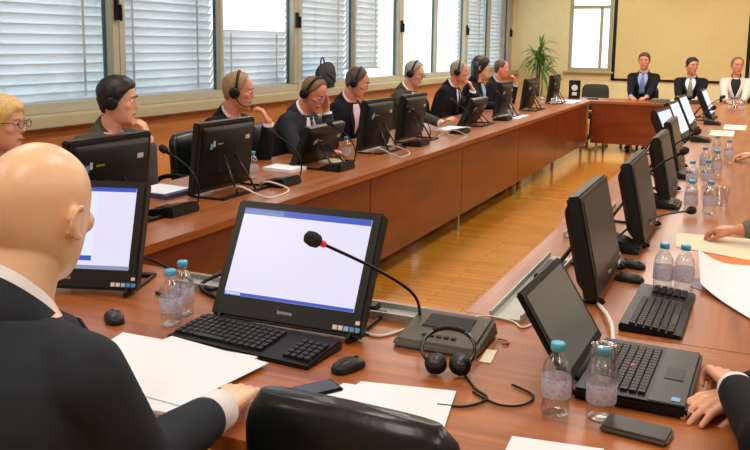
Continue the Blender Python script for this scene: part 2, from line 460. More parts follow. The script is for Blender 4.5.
# ------------------------------------------------------------------ tables
TZ = .74
def table(name, label, x0, x1, y0, y1, panels, legs, top, pm, lip):
    t = thing(name, label, 'table', ((x0+x1)/2, (y0+y1)/2, 0), 0, 'conference tables set in a rectangle')
    cx, cy = (x0+x1)/2, (y0+y1)/2
    MB().box((0, 0, TZ-.018), (x1-x0, y1-y0, .036)).build('tabletop', top, t, bevel=.0015)
    for (px0, px1, py0, py1) in panels:
        MB().box(((px0+px1)/2-cx, (py0+py1)/2-cy, .42), (px1-px0, py1-py0, .566)).build('front_panel', pm, t, bevel=.003)
    for lx, ly in legs:
        MB().box((lx-cx, ly-cy, (TZ-.036)/2+.0), (.035, .035, TZ-.036)).build('leg', M['steel'], t, bevel=.004)
    return t
LI, LO = -2.09, -2.98
NI, NO = 2.29, 1.32
RI, RO = -.73, .16
FYI, FYO = 12.15, 12.95
E_ = .0008
pl = []; y = NI+.02
ys = [2.32, 4.62, 6.42, 8.22, 10.02, 12.13]
for a, c in zip(ys[:-1], ys[1:]): pl.append((LI-.04, LI-.015, a+.003, c-.003))
table('conference_table', 'long brown conference table run along the window wall with tall front panel', LO, LI, NI+E_, FYO,
      pl, [(LI-.06, q) for q in (2.5, 4.65, 6.45, 8.25, 10.05, 11.9)]+[(LO+.08, q) for q in (2.5, 4.65, 6.45, 8.25, 10.05, 12.8)], M['top_y'], M['panel_y'], 0)
table('conference_table', 'far brown table run in front of the projection screen, closing the rectangle', LI+E_, RI-E_, FYI, FYO,
      [(LI+.02, RI-.02, FYI+.015, FYI+.04)], [(LI+.1, FYI+.07), (RI-.1, FYI+.07), (LI+.1, FYO-.08), (RI-.1, FYO-.08)], M['top_x'], M['panel_x'], 0)
table('conference_table', 'right brown table run with dark monitors and the crowd of bottles', RI, RO, NI+E_, FYO,
      [(RI+.015, RI+.04, a+.003, c-.003) for a, c in zip(ys[:-1], ys[1:])], [(RI+.07, q) for q in (2.5, 4.65, 6.45, 8.25, 10.05, 11.9)]+[(RO-.08, q) for q in (2.5, 4.65, 6.45, 8.25, 10.05, 12.8)], M['top_y'], M['panel_y'], 0)
table('conference_table', 'near brown table run with the lit monitor, papers and open laptop', LO, RO, NO, NI,
      [(LI+.02, RI-.02, NI-.04, NI-.015)], [(LO+.08, NO+.1), (-1.9, NO+.1), (RO-.1, NO+.1), (LO+.08, NI-.1), (RO-.1, NI-.1)], M['top_x'], M['panel_x'], 0)

# ------------------------------------------------------------------ people
HEADR = [(-.116, .070, -.02, .022), (-.104, .081, .0, .040), (-.085, .086, .035, .054), (-.06, .088, .066, .064), (-.03, .090, .084, .071),
         (0, .092, .094, .0755), (.03, .094, .100, .078), (.05, .092, .0985, .0765), (.066, .0865, .093, .0718), (.08, .0785, .0845, .0655), (.092, .067, .073, .056), (.102, .0535, .0585, .045), (.110, .0385, .042, .032), (.1155, .0235, .026, .020), (.118, .010, .011, .009)]
def _dense(t, n=4):
    out = []
    for i in range(len(t)-1):
        p0, p1, p2, p3 = t[max(i-1, 0)], t[i], t[i+1], t[min(i+2, len(t)-1)]
        for k in range(n):
            u = k/n
            z = p1[0]+(p2[0]-p1[0])*u; r = [z]
            for c in (1, 2, 3):   # cubic through uneven heights (finite difference tangents)
                h = p2[0]-p1[0]
                m1 = (p2[c]-p0[c])/(p2[0]-p0[0]); m2 = (p3[c]-p1[c])/(p3[0]-p1[0])
                a, b = u*u*(3-2*u), u*(1-u)*(1-u); d = u*u*(u-1)
                r.append(p1[c]*(1-a)+p2[c]*a+h*(m1*b+m2*d))
            out.append(tuple(r))
    return out+[t[-1]]
HEADR = _dense(HEADR)
def head_pt(z, phi, off=0.):
    k = 0
    while k < len(HEADR)-2 and z > HEADR[k+1][0]: k += 1
    a, c = HEADR[k], HEADR[k+1]; t = max(0, min(1, (z-a[0])/(c[0]-a[0])))
    yf, yb, hw = [a[i]+(c[i]-a[i])*t for i in (1, 2, 3)]
    cs, sn = math.cos(phi), math.sin(phi)
    p = V((hw*sn, (yf if cs > 0 else yb)*cs, z))
    if off:
        n = V((p.x/.075, p.y/.095, (p.z-.01)/.11)).normalized(); p += n*off
    return p
def head_mesh(mb, T, female=False):
    n = 36
    mb.loft([[T @ head_pt(z, 2*PI*i/n) for i in range(n)] for z, *_ in HEADR])
    R = T.to_3x3()
    def e(c, r, rot=None): mb.ell(T @ V(c), r, R @ rot if rot else R, 14, 8)
    # nose, brow, cheek bones, chin, lips
    mb.loft([[T @ V(p) for p in ring] for ring in (
        [(-.008, .086, .026), (.008, .086, .026), (.007, .097, .026), (-.007, .097, .026)],
        [(-.010, .083, -.0), (.010, .083, -.0), (.006, .103, -.002), (-.006, .103, -.002)],
        [(-.016, .080, -.024), (.016, .080, -.024), (.008, .111, -.022), (-.008, .111, -.022)],
        [(-.014, .080, -.033), (.014, .080, -.033), (.006, .101, -.033), (-.006, .101, -.033)])])
    e((0, .082, .032), (.050, .011, .010)); e((.042, .060, -.014), (.024, .022, .022)); e((-.042, .060, -.014), (.024, .022, .022))
    e((0, .077, -.100), (.020, .013, .016)); e((0, .084, -.058), (.026, .010, .013))
    # ears: rim, lobe, concha
    for s in (-1, 1):
        rot = Matrix.Rotation(s*.22, 3, 'Z') @ Matrix.Rotation(-.18, 3, 'X')
        mb.ell(T @ V((s*.080, -.022, -.012)), (.006, .016, .026), R @ rot, 14, 8)
        pts = [V((s*(.084+.005*math.cos(a)), -.024+.016*math.sin(a)*-1, -.008+.0235*math.cos(a))) for a in [x*.35-.6 for x in range(12)]]
        mb.tube([T @ p for p in pts], .0048, 8, None, True)
        e((s*.081, -.014, -.034), (.006, .008, .007))
HL = {'short': [(0, .080), (.6, .076), (1.0, .05), (1.35, .0), (1.55, -.03), (1.75, .028), (2.1, -.03), (2.5, -.066), (PI, -.07)],
      'receding': [(0, .104), (.6, .100), (.95, .07), (1.3, .015), (1.55, -.02), (1.75, .03), (2.1, -.03), (2.5, -.066), (PI, -.07)],
      'bald': [(0, .2), (.9, .13), (1.3, .05), (1.6, .0), (1.75, .03), (2.1, -.02), (2.5, -.06), (PI, -.06)],
      'fringe': [(0, .062), (.5, .060), (.95, .02), (1.3, -.03), (1.6, -.06), (1.9, -.07), (2.1, -.08), (2.5, -.09), (PI, -.1)]}
def hair_mesh(mb, T, style, thick, seed=0):
    rnd = random.Random(seed); tb = HL[style]; n = 48
    zs = [-.112+.228*i/34 for i in range(35)]; rows = []
    def zmin(phi):
        phi = abs(((phi+PI) % (2*PI))-PI)
        for (a, za), (b, zb) in zip(tb[:-1], tb[1:]):
            if phi <= b: return za+(zb-za)*(phi-a)/(b-a)
        return tb[-1][1]
    for z in zs:
        row = []
        for i in range(n):
            phi = 2*PI*i/n
            q = max(0, min(1, (z-zmin(phi))/.022+.5)); q = q*q*(3-2*q)
            top = max(0, min(1, (z-.02)/.08))
            off = -.010+q*(.010+thick*(.55+.6*top)+rnd.uniform(-.0022, .0022)+.0018*math.sin(phi*17+z*160))
            row.append(T @ head_pt(z, phi, off))
        rows.append(row)
    mb.loft(rows)

def hand(mb, W, d, n, right, curl=.35, sc=1., spread=.1):
    d = d.normalized(); n = (n-d*n.dot(d)).normalized()
    u = d.cross(n) if right else n.cross(d)
    u.normalize()
    lens = [.070, .078, .072, .056]
    for i in range(4):
        lat = (.031-.0205*i)*sc
        k = W+d*(.088-.004*abs(i-1))*sc+u*lat
        mb.cap(W+u*lat*.55+d*.006, k, .0135*sc, .0115*sc, 10)
        a = 0; p = k; fd = (d+u*spread*(1.5-i)*.5).normalized()
        for j, (fr, bend) in enumerate(((.45, .8), (.32, 1.1), (.23, .8))):
            a += curl*bend
            q = p+(fd*math.cos(a)+n*math.sin(a))*lens[i]*fr*sc
            mb.cap(p, q, (.0094-.0009*j)*sc, (.0086-.0009*j)*sc, 10); p = q
    t0 = W+d*.022*sc+u*.018*sc; t1 = t0+(d*.62+u*.6+n*.28).normalized()*.042*sc; t2 = t1+(d*.9+u*.15+n*.3).normalized()*.034*sc; t3 = t2+(d*.95-u*.1+n*.35).normalized()*.026*sc
    mb.cap(t0, t1, .0145*sc, .0115*sc, 10); mb.cap(t1, t2, .0110*sc, .0095*sc, 10); mb.cap(t2, t3, .0095*sc, .008*sc, 10)

SEC = [(-.20, .130, .10), (-.12, .178, .128), (0, .180, .128), (.22, .160, .115), (.48, .168, .120), (.68, .182, .120), (.80, .180, .106), (.88, .150, .086), (.955, .098, .070), (1.03, .058, .058)]
def sec(t):
    k = 0
    while k < len(SEC)-2 and t > SEC[k+1][0]: k += 1
    a, c = SEC[k], SEC[k+1]; q = max(0, min(1, (t-a[0])/(c[0]-a[0])))
    return a[1]+(c[1]-a[1])*q, a[2]+(c[2]-a[2])*q

def ik(Sh, W, l1, l2, hint):
    d = W-Sh; L = d.length
    if L > (l1+l2)*.995: k = L/((l1+l2)*.995); l1 *= k; l2 *= k
    a = (l1*l1-l2*l2+L*L)/(2*L); h = math.sqrt(max(0, l1*l1-a*a)); u = d/L
    hn = (hint-u*hint.dot(u)).normalized()
    return Sh+u*a+hn*h

def person(label, Hc, rz, lean=.15, hyaw=0., hpitch=0., hroll=0., L=None, R=None, suit='suit', shirt='shirt', tie='tie_d', trouser='suit',
           skin='skin', hair=('short', 'hair_k', .012), female=False, vox=.006, jvox=.011, glasses=False, long_hair=False, cuffs=True, wsc=1., open_jacket=True, group='people seated at the tables', eb=None, hs=1., elbow=(None, None)):
    """Hc head centre in the room, rz heading; L and R = (wrist, hand direction, palm normal, curl) in the room or None (hands in the lap)."""
    Rz = Matrix.Rotation(rz, 3, 'Z'); Ri = Rz.transposed()
    s = V((0, math.sin(lean), math.cos(lean))); D = V((0, math.cos(lean), -math.sin(lean)))
    a = lean*.8+.18+hpitch*.35
    hv = V((0, math.sin(a), math.cos(a)))*.165
    N = V((0, 0, Hc.z))-hv                 # neck base relative to head centre in x/y
    Lt = (N.z-.575)/math.cos(lean)
    pel = N-s*Lt
    off = Rz @ V((pel.x, pel.y, 0)); loc = V((Hc.x+off.x, Hc.y+off.y, 0))
    sh = V((-pel.x, -pel.y, 0)); hc = V((sh.x, sh.y, Hc.z)); N = N+sh; pel = pel+sh
    root = thing('person', label, 'person', loc, rz, group)
    loc_of = lambda p: Ri @ (V(p)-loc)
    T = Matrix.Translation(hc) @ Matrix.Rotation(hyaw, 4, 'Z') @ Matrix.Rotation(-hpitch, 4, 'X') @ Matrix.Rotation(hroll, 4, 'Y') @ Matrix.Scale(hs, 4)
    ws = wsc*(.9 if female else 1.)
    def ring(t, off, n=28, xs=1.):
        hw, hd = sec(t); c = pel+s*(t*Lt); out = []
        for i in range(n):
            an = 2*PI*i/n; cs, sn = math.cos(an), math.sin(an)
            cs = math.copysign(abs(cs)**.85, cs); sn = math.copysign(abs(sn)**.85, sn)
            out.append(c+V((1, 0, 0))*((hw*ws+off)*cs*xs)+D*((hd*ws+off)*sn))
        return out
    def surf(t, phi, off):
        hw, hd = sec(t); c = pel+s*(t*Lt); cs, sn = math.cos(phi), math.sin(phi)
        cs = math.copysign(abs(cs)**.85, cs); sn = math.copysign(abs(sn)**.85, sn)
        return c+V((1, 0, 0))*((hw*ws+off)*cs)+D*((hd*ws+off)*sn)
    body = MB(); jack = MB(); trou = MB(); cuff = MB()
    body.loft([ring(t, 0) for t, *_ in SEC])
    nb = N-s*.03
    body.cap(nb, hc+(T.to_3x3() @ V((0, -.018, -.055))), .060 if not female else .052, .056 if not female else .048, 18)
    head_mesh(body, T, female)
    ts = [-.2, -.12, 0, .22, .48, .68, .80, .88, .945, .985]
    jack.loft([ring(t, .020) for t in ts])
    for sd, spec in ((-1, L), (1, R)):
        Sh = pel+s*(Lt*.83)+V((sd*.180*ws, 0, 0))-D*.005
        if spec is None:
            W = V((sd*.13, .30, .69)); d = V((-sd*.35, 1, -.15)); n = V((0, 0, -1)); cu = .3
        else:
            W = loc_of(spec[0]); d = Ri @ V(spec[1]); n = Ri @ V(spec[2]); cu = spec[3]
        E = ik(Sh, W, .285, .255, V((sd*.22, -.3, -1)) if eb is None else Ri @ V(eb[0 if sd < 0 else 1]))
        if elbow[0 if sd < 0 else 1]: E = loc_of(elbow[0 if sd < 0 else 1])
        body.cap(Sh, E, .048, .040); body.cap(E, W, .039, .026)
        hand(body, W+(d.normalized()*.004), d, n, sd > 0, cu, .92 if female else 1.)
        jack.cap(Sh-s*.004, E, .064 if vox > .005 else .070, .054 if vox > .005 else .060, 18); fw = (W-E).normalized()
        jack.cap(E, W-fw*(.040 if vox > .0042 else .072), .054 if vox > .0042 else .064, .043 if vox > .0042 else .047, 18)
        jack.cap(pel+s*(Lt*.88)+V((sd*.07*ws, 0, 0)), Sh+s*.012, .058, .062, 16)
        if cuffs: MB().tube([W-fw*(.05 if vox > .0042 else .075), W-fw*.008], [.037 if vox > .0042 else .0425, .0375 if vox > .0042 else .0415], 24).build('shirt_cuff', M[shirt], root, True)
        hip = pel+V((sd*.09, 0, -.02)); kn = V((hip.x*1.35, pel.y+.42, .53)); an = V((hip.x*1.35, pel.y+.40, .10))
        body.cap(hip, kn, .062, .045); body.cap(kn, an, .042, .03); body.cap(an-V((0, 0, .03)), an+V((0, .14, -.05)), .03, .022)
        trou.cap(hip, kn, .086, .066, 18); trou.cap(kn, an+V((0, 0, .01)), .064, .05, 16)
        sm = MB(); sm.loft([[V((hip.x*1.35+w*math.cos(q)*.5, pel.y+.40+y, z0+.0+h*(math.sin(q)*.5+.5))) for q in [2*PI*i/14 for i in range(14)]]
                            for y, w, h, z0 in ((-.075, .03, .05, .004), (-.06, .065, .085, .002), (.0, .075, .09, .001), (.09, .088, .062, .001), (.16, .080, .045, .002), (.195, .03, .03, .006))])
        sm.build('shoe', M['shoe'], root, True)
    put('body', voxel(body, vox, 2), M[skin], root, True)
    trou.ell(pel+V((0, 0, -.02)), (.165*ws, .125, .10))
    put('trousers', voxel(trou, .014, 4), M[trouser], root, True)
    put('jacket' if suit != 'suit_k' and suit != 'suit_r' else 'sweater', voxel(jack, jvox, 3), M[suit], root, True)
    # shirt front in the V of the jacket, lapels, tie, collar
    tt = [.42+.55*i/10 for i in range(11)]
    wv = lambda t: .02+.46*((t-.42)/.55)**1.1
    fn = [[D*-.004]*9 for _ in tt]
    if open_jacket:
        b = MB(); b.slab([[surf(t, PI/2+wv(t)*(1-2*j/8), .023-.004*max(0, (t-.85)/.12)) for j in range(9)] for t in tt], fn)
        b.build('shirt_front', M[shirt], root, True)
        for sd in (-1, 1):
            b = MB(); b.slab([[surf(t, PI/2+sd*(wv(t)+(.20+.12*math.sin(PI*(t-.42)/.55))*j/4-.03), .027+.003*math.sin(PI*j/4)) for j in range(5)] for t in tt], D*-.006)
            b.build('lapel', M[suit], root, True)
        if tie:
            b = MB(); b.slab([[surf(t, PI/2+(.05+.16*(1-(t-.40)/.55)**1.2*.9)*(1-2*j/4), .030) for j in range(5)] for t in [.42+.50*i/8 for i in range(9)]], D*-.006)
            kn = surf(.955, PI/2, .022); b.ell(kn, (.019, .012, .020)); b.build('tie', M[tie], root, True)
    ax = (hc+(T.to_3x3() @ V((0, -.018, -.06)))-nb).normalized()
    uu = V((1, 0, 0)); uu = (uu-ax*uu.dot(ax)).normalized(); vv = ax.cross(uu)
    def col(r0, r1, h0, h1, gap, th):
        rows = []
        for h, r in ((h0, r0), (h1, r1)):
            rows.append([nb+ax*(h-.034*math.sin(q))+(uu*math.cos(q)+vv*math.sin(q)*.98)*r for q in [PI/2+gap+(2*PI-2*gap)*i/32 for i in range(33)]])
        offs = [[(p-nb-ax*((p-nb).dot(ax))).normalized()*-th for p in r] for r in rows]
        b = MB(); b.slab(rows, offs); return b
    if shirt and open_jacket: col(.088, .066, -.012, .064, .10, .005).build('shirt_collar', M[shirt], root, True)
    if open_jacket: col(.112, .077, -.040, .046, .50, .010).build('jacket_collar', M[suit], root, True)
    # hair, eyes, brows, lips
    if hair:
        hb = MB(); hair_mesh(hb, T, hair[0], hair[2], int(abs(Hc.y)*100))
        if long_hair:
            for sd in (-1, 0, 1):
                hb.loft([[T @ V((sd*.055+w*math.cos(q), y+dd*math.sin(q), z)) for q in [2*PI*i/14 for i in range(14)]] for z, y, w, dd in
                         ((.07, -.05, .03, .04), (.02, -.068, .042, .045), (-.06, -.065, .045, .042), (-.14, -.060, .042, .034), (-.19, -.055, .03, .02), (-.20, -.055, .01, .01))])
        hb.build('hair', M[hair[1]], root, True)
    for sd in (-1, 1):
        e = MB().ell(T @ V((sd*.031, .0815, .010)), (.0125, .010, .008), T.to_3x3(), 12, 8).build('eye', M['eyew'], root, True)
        MB().ell(T @ V((sd*.031, .0895, .010)), (.0058, .0035, .0060), T.to_3x3(), 10, 6).build('iris', M['iris'], e, True)
        if hair:
            MB().tube([T @ V((sd*x, y, z)) for x, y, z in ((.014, .098, .031), (.030, .0965, .036), (.048, .082, .031))], [.003, .0042, .002], 6).build('eyebrow', M[hair[1]], root, True)
    MB().ell(T @ V((0, .0945, -.058)), (.023, .006, .0075), T.to_3x3(), 12, 8).build('lips', M['lips'], root, True)
    return root, loc, Rz.to_4x4(), T

def headset(label, info, boom=True):
    root, loc, Rz, T = info
    W = Matrix.Translation(loc) @ Rz @ T
    h = tag(bpy.data.objects.new('headset', None), label, 'headset', 'headsets worn by the people'); COL.objects.link(h); h.matrix_world = W; h.empty_display_size = .05
    pts = [V((.098*math.sin(a), -.004, .004+.133*math.cos(a))) for a in [(-1.62+3.24*i/20) for i in range(21)]]
    b = MB()
    rows = [[p+V((0, y, 0)) for p in pts] for y in (-.009, .009)]
    b.slab(rows, [[(V((p.x, 0, p.z))).normalized()*.005 for p in r] for r in rows]); b.build('headband', M['black'], h, True)
    for sd in (-1, 1):
        c = MB().tube([(sd*.088, -.012, -.006), (sd*.094, -.012, -.006), (sd*.110, -.012, -.006), (sd*.116, -.012, -.006)], [.026, .034, .034, .024], 20).build('ear_cup', M['black'], h, True)
        MB().tube([(sd*.0865, -.012, -.006), (sd*.0955, -.012, -.006)], [.034, .036], 20).build('ear_cushion', M['leather'], c, True)
    if boom:
        MB().tube(smoothpath([(.112, .0, -.03), (.108, .03, -.07), (.085, .075, -.085), (.05, .112, -.075)]), .0035, 8, None, True).build('microphone_boom', M['black'], h, True)
    return h
def glasses_on(label, info):
    root, loc, Rz, T = info
    g = tag(bpy.data.objects.new('eyeglasses', None), label, 'glasses'); COL.objects.link(g); g.matrix_world = Matrix.Translation(loc) @ Rz @ T; g.empty_display_size = .05
    b = MB()
    for sd in (-1, 1):
        b.tube([V((sd*.034+.024*math.cos(q), .110-.012*abs(math.cos(q)*.0+.0), .010+.017*math.sin(q))) for q in [2*PI*i/16 for i in range(17)]], .0018, 6)
        b.tube([(sd*.058, .109, .014), (sd*.074, .08, .016), (sd*.086, -.01, .012)], .0018, 6)
        MB().tube([(sd*.034, .1095, .010), (sd*.034, .1105, .010)], [.023, .023], 16).build('lens', M['glass'], g)
    b.tube([(-.011, .110, .014), (0, .113, .017), (.011, .110, .014)], .0018, 6)
    b.build('rim', M['pupil'], g, True)
    return g

UP = (0, 0, 1); DN = (0, 0, -1)
FX = -PI/2     # facing the middle of the room from the window side
def chin_hand(hc, off, side=1): return hc+V(off)
P = {}
# window side, nearest first
hc = V((-3.07, 2.72, 1.145)); P[1] = person('blonde woman with glasses at the left edge by the window', hc, FX, .2, .35, .05, suit='suit_g', shirt='shirt_p', tie=None, hair=('fringe', 'hair_y', .018), female=True, long_hair=False, skin='skin')
glasses_on('thin dark eyeglasses on the blonde woman', P[1])
hc = V((-3.06, 3.47, 1.205)); P[2] = person('dark haired young man in grey jacket and headset resting his chin on his hand', hc, FX, .2, .50, .08, suit='suit_g', shirt='suit_o', tie=None, trouser='suit_n', hair=('short', 'hair_k', .020),
    R=None, L=(hc+V((.14, .075, -.205)), (-.35, -.15, 1), (-.8, -.3, -.3), .75), cuffs=False)
hc = V((-3.08, 4.64, 1.20)); P[3] = person('sandy grey haired man in black suit and pink shirt wearing a headset', hc, FX, .22, .48, .12, suit='suit', shirt='shirt_p', tie=None, hair=('receding', 'hair_sg', .014), skin='skin_r',
    L=(hc+V((.17, .10, -.20)), (-.5, -.15, .9), (-.8, -.3, -.3), .8))
hc = V((-2.93, 5.40, 1.155)); P[4] = person('man bowing his head with a hand at his ear, dark tie, in the charcoal suit', hc, FX, .34, -.12, .5, suit='suit_n', shirt='shirt', tie='tie_d', hair=('receding', 'hair_d', .010), skin='skin_r',
    L=(hc+V((.05, .115, -.135)), (-.15, -.05, 1), (-.2, -1, .1), .5), R=(V((-2.66, 5.10, .775)), (1, .5, -.05), DN, .3))
hc = V((-3.03, 6.35, 1.195)); P[5] = person('brown haired man in black suit wearing a headset, behind the bag side monitor', hc, FX, .28, .30, .32, suit='suit', shirt='shirt_p', tie=None, hair=('receding', 'hair_b', .012), skin='skin_r')
hc = V((-3.09, 7.80, 1.225)); P[6] = person('grey haired man in olive jacket with glasses and headset looking down', hc, FX, .22, .10, .30, suit='suit_o', shirt='shirt', tie='tie_g', hair=('receding', 'hair_g', .013),
    R=(V((-2.56, 7.18, .80)), (.7, -.1, .5), (.3, .2, -.8), .6))
glasses_on('thin eyeglasses on the olive jacket man', P[6])
hc = V((-3.00, 8.93, 1.215)); P[7] = person('grey haired man in black suit with his hand on his mouth', hc, FX, .30, .30, .15, suit='suit', shirt='shirt', tie='tie_d', hair=('receding', 'hair_g', .010), skin='skin_r',
    L=(hc+V((.155, .06, -.20)), (-.45, -.15, 1), (-.9, -.2, -.2), .8))
hc = V((-3.02, 9.82, 1.245)); P[8] = person('person with long dark wavy hair in black suit near the window end', hc, FX, .16, .50, .05, suit='suit', shirt='shirt_b', tie=None, hair=('fringe', 'hair_k', .026), long_hair=True,
    R=(V((-2.64, 9.56, .80)), (.4, -.3, .9), (.5, -.3, .1), .5))
hc = V((-3.05, 10.85, 1.20)); P[9] = person('balding brown haired man in black suit, last along the windows', hc, FX, .24, .42, .10, suit='suit', shirt='shirt_b', tie=None, hair=('bald', 'hair_b', .010), skin='skin_r',
    L=(hc+V((.17, .12, -.20)), (-.2, -.15, 1), (-.8, -.3, -.3), .7))
headset('black headset worn by the young dark haired man', P[2], False)
headset('black headset with boom on the sandy grey haired man', P[3])
headset('black headset on the man bowing his head', P[4], False)
headset('dark headset on the brown haired man in front of the bag', P[5], False)
headset('dark headset on the olive jacket man', P[6], False)
headset('dark headset on the grey haired man with hand on mouth', P[7], False)
# far table
fz = 13.25
hc = V((-1.51, fz, 1.30)); P[10] = person('man in black suit with pale blue shirt and tie at the far table', hc, PI, .04, 0, .08, suit='suit', shirt='shirt_b', tie='tie_b', hair=('short', 'hair_b', .014), skin='skin_r', wsc=1.0,
    L=(V((-1.40, 12.80, .775)), (-.4, -1, 0), DN, .4), R=(V((-1.62, 12.80, .775)), (.4, -1, 0), DN, .4))
hc = V((-.83, fz, 1.24)); P[11] = person('dark haired man in black suit and grey tie looking aside at the far table', hc, PI, .06, .55, .05, suit='suit', shirt='shirt', tie='tie_g', hair=('short', 'hair_k', .014), skin='skin_r', wsc=1.0,
    L=(V((-.70, 12.80, .775)), (-.4, -1, 0), DN, .4), R=(V((-.95, 12.80, .775)), (.4, -1, 0), DN, .4))
hc = V((-.215, fz, 1.255)); P[12] = person('woman in white jacket and black top at the far table end', hc, PI, .04, .35, .05, suit='suit_w', shirt='shirt_k', tie=None, hair=('receding', 'hair_d', .010), female=True, skin='skin_r',
    L=(V((-.10, 12.82, .775)), (-.4, -1, 0), DN, .4), R=(V((-.32, 12.82, .775)), (.4, -1, 0), DN, .4), cuffs=False)
# near man seen from behind
hc = V((-1.129, 1.07, 1.225)); P[13] = person('bald man in charcoal suit seen from behind, hand on the paper stack', hc, -.04, .22, .28, .15, suit='suit_n', shirt='shirt', tie='tie_d', trouser='suit_n', hair=None, skin='skin_b', vox=.004, jvox=.008, wsc=1.06,
    R=(V((-.935, 1.34, .792)), (-.2, 1, -.02), DN, .30), L=None, eb=((-.5, -.5, -.6), (.05, -.6, -1)), elbow=(None, V((-.925, 1.075, .795))), hs=1.06)
# right hand side, bodies outside the frame
hc = V((.27, 1.70, 1.21)); P[14] = person('person in black suit at right edge resting folded arms beside the laptop', hc, PI/2, .26, 0, .1, suit='suit', shirt='shirt', tie='tie_d', hair=('short', 'hair_b', .012), vox=.0045, jvox=.009,
    L=(V((.012, 1.885, .803)), (-.30, 1, -.05), (-.2, -.2, -1), .85), R=(V((.018, 1.925, .768)), (-.60, -.80, .0), DN, .22), elbow=(V((.082, 1.63, .80)), None), eb=((-.2, -1, -.35), (.2, 1, -.3)))
hc = V((.60, 3.62, 1.22)); P[15] = person('person at right edge in grey knit reaching a hand over white papers', hc, PI/2, .22, 0, .1, suit='suit_k', shirt='shirt', tie=None, open_jacket=False, cuffs=False, hair=('short', 'hair_b', .012), skin='skin_r',
    R=(V((.0, 3.60, .80)), (-1, .35, -.12), (.0, .1, -1), .5))
hc = V((.58, 5.9, 1.22)); P[16] = person('person in maroon knit at right edge beyond the grey knit one', hc, PI/2, .22, 0, .1, suit='suit_r', shirt='shirt', tie=None, open_jacket=False, cuffs=False, hair=('short', 'hair_k', .012),
    R=(V((.06, 6.25, .80)), (-1, .3, -.1), (0, .1, -1), .5))

# ------------------------------------------------------------------ office chairs
def office_chair(m):
    t = empty('office_chair')
    MB().box((0, 0, .44), (.50, .48, .09)).build('seat', m, t, bevel=.035, seg=4)
    b = MB(); rings = []
    for k in range(13):
        q = k/12; z = .50+.415*q; ln = -.25-.035*q
        e = math.sqrt(max(0, 1-max(0, (q-.80)/.2)**2*.93))*math.sqrt(max(0, 1-max(0, (.12-q)/.12)**2*.9))
        hw = (.225-.02*q)*(.80+.20*e); hd = .045*(.28+.72*e)
        rr = []
        for i in range(40):
            an = 2*PI*i/40; cs, sn = math.cos(an), math.sin(an)
            x = hw*math.copysign(abs(cs)**.35, cs); y = hd*math.copysign(abs(sn)**.6, sn)
            rr.append(V((x, ln+y+.5*x*x-(.006 if abs(q-.62) < .03 else 0)*sn, z-.35*x*x*q*q)))
        rings.append(rr)
    b.loft(rings); b.build('backrest', m, t, True)
    MB().box((0, -.275, .45), (.07, .02, .25)).build('back_bar', M['darksteel'], t, bevel=.005)
    for sd in (-1, 1):
        MB().tube(smoothpath([(sd*.24, .10, .42), (sd*.285, .11, .50), (sd*.285, .10, .63), (sd*.285, -.02, .655), (sd*.285, -.16, .64), (sd*.26, -.25, .56)]), .016, 10).build('armrest', M['black'], t, True)
    MB().cyl((0, 0, .10), (0, 0, .40), .028, .024).build('column', M['darksteel'], t, True)
    b = MB()
    for k in range(5):
        a = 2*PI*k/5+.3; b.tube([(0, 0, .11), (.28*math.cos(a), .28*math.sin(a), .075)], [.03, .018], 8)
    b.build('base', M['black'], t, True)
    for k in range(5):
        a = 2*PI*k/5+.3; x, y = .28*math.cos(a), .28*math.sin(a)
        MB().cyl((x-.018*math.sin(a), y+.018*math.cos(a), .029), (x+.018*math.sin(a), y-.018*math.cos(a), .029), .028, None, 14).build('caster', M['black'], t, True)
    return t
proto = office_chair(M['leather']); tag(proto, 'empty black leather office chair pushed to the near table, nearest the camera', 'chair', 'office chairs')
proto.location = (-.595, 1.50, 0); proto.rotation_euler = (0, 0, -.02)
who = {1: 'under the blonde woman', 2: 'under the young man in grey', 3: 'under the sandy haired man', 4: 'under the man bowing his head', 5: 'under the brown haired headset man', 6: 'under the olive jacket man',
       7: 'under the man with hand on mouth', 8: 'under the long haired person', 9: 'under the last man by the window', 10: 'under the blue tie man at the far table', 11: 'under the grey tie man at the far table', 12: 'under the woman in white', 13: 'under the bald man', 14: 'under the black suited person at right', 15: 'under the grey knit person', 16: 'under the maroon knit person'}
for k, w_ in who.items():
    loc, rz = P[k][1], P[k][0].rotation_euler[2]
    d = Matrix.Rotation(rz, 3, 'Z') @ V((0, .04, 0))
    again(proto, (loc.x+d.x, loc.y+d.y, 0), rz, 'black office chair '+w_, 'office chairs')
again(proto, (-3.32, 4.06, 0), FX, 'empty black chair between the young man and the sandy haired man', 'office chairs')
green = office_chair(M['chairgreen']); tag(green, 'empty dark green chair in the far corner beside the framed sign', 'chair', 'office chairs')
green.location = (-2.27, 13.35, 0); green.rotation_euler = (0, 0, PI)

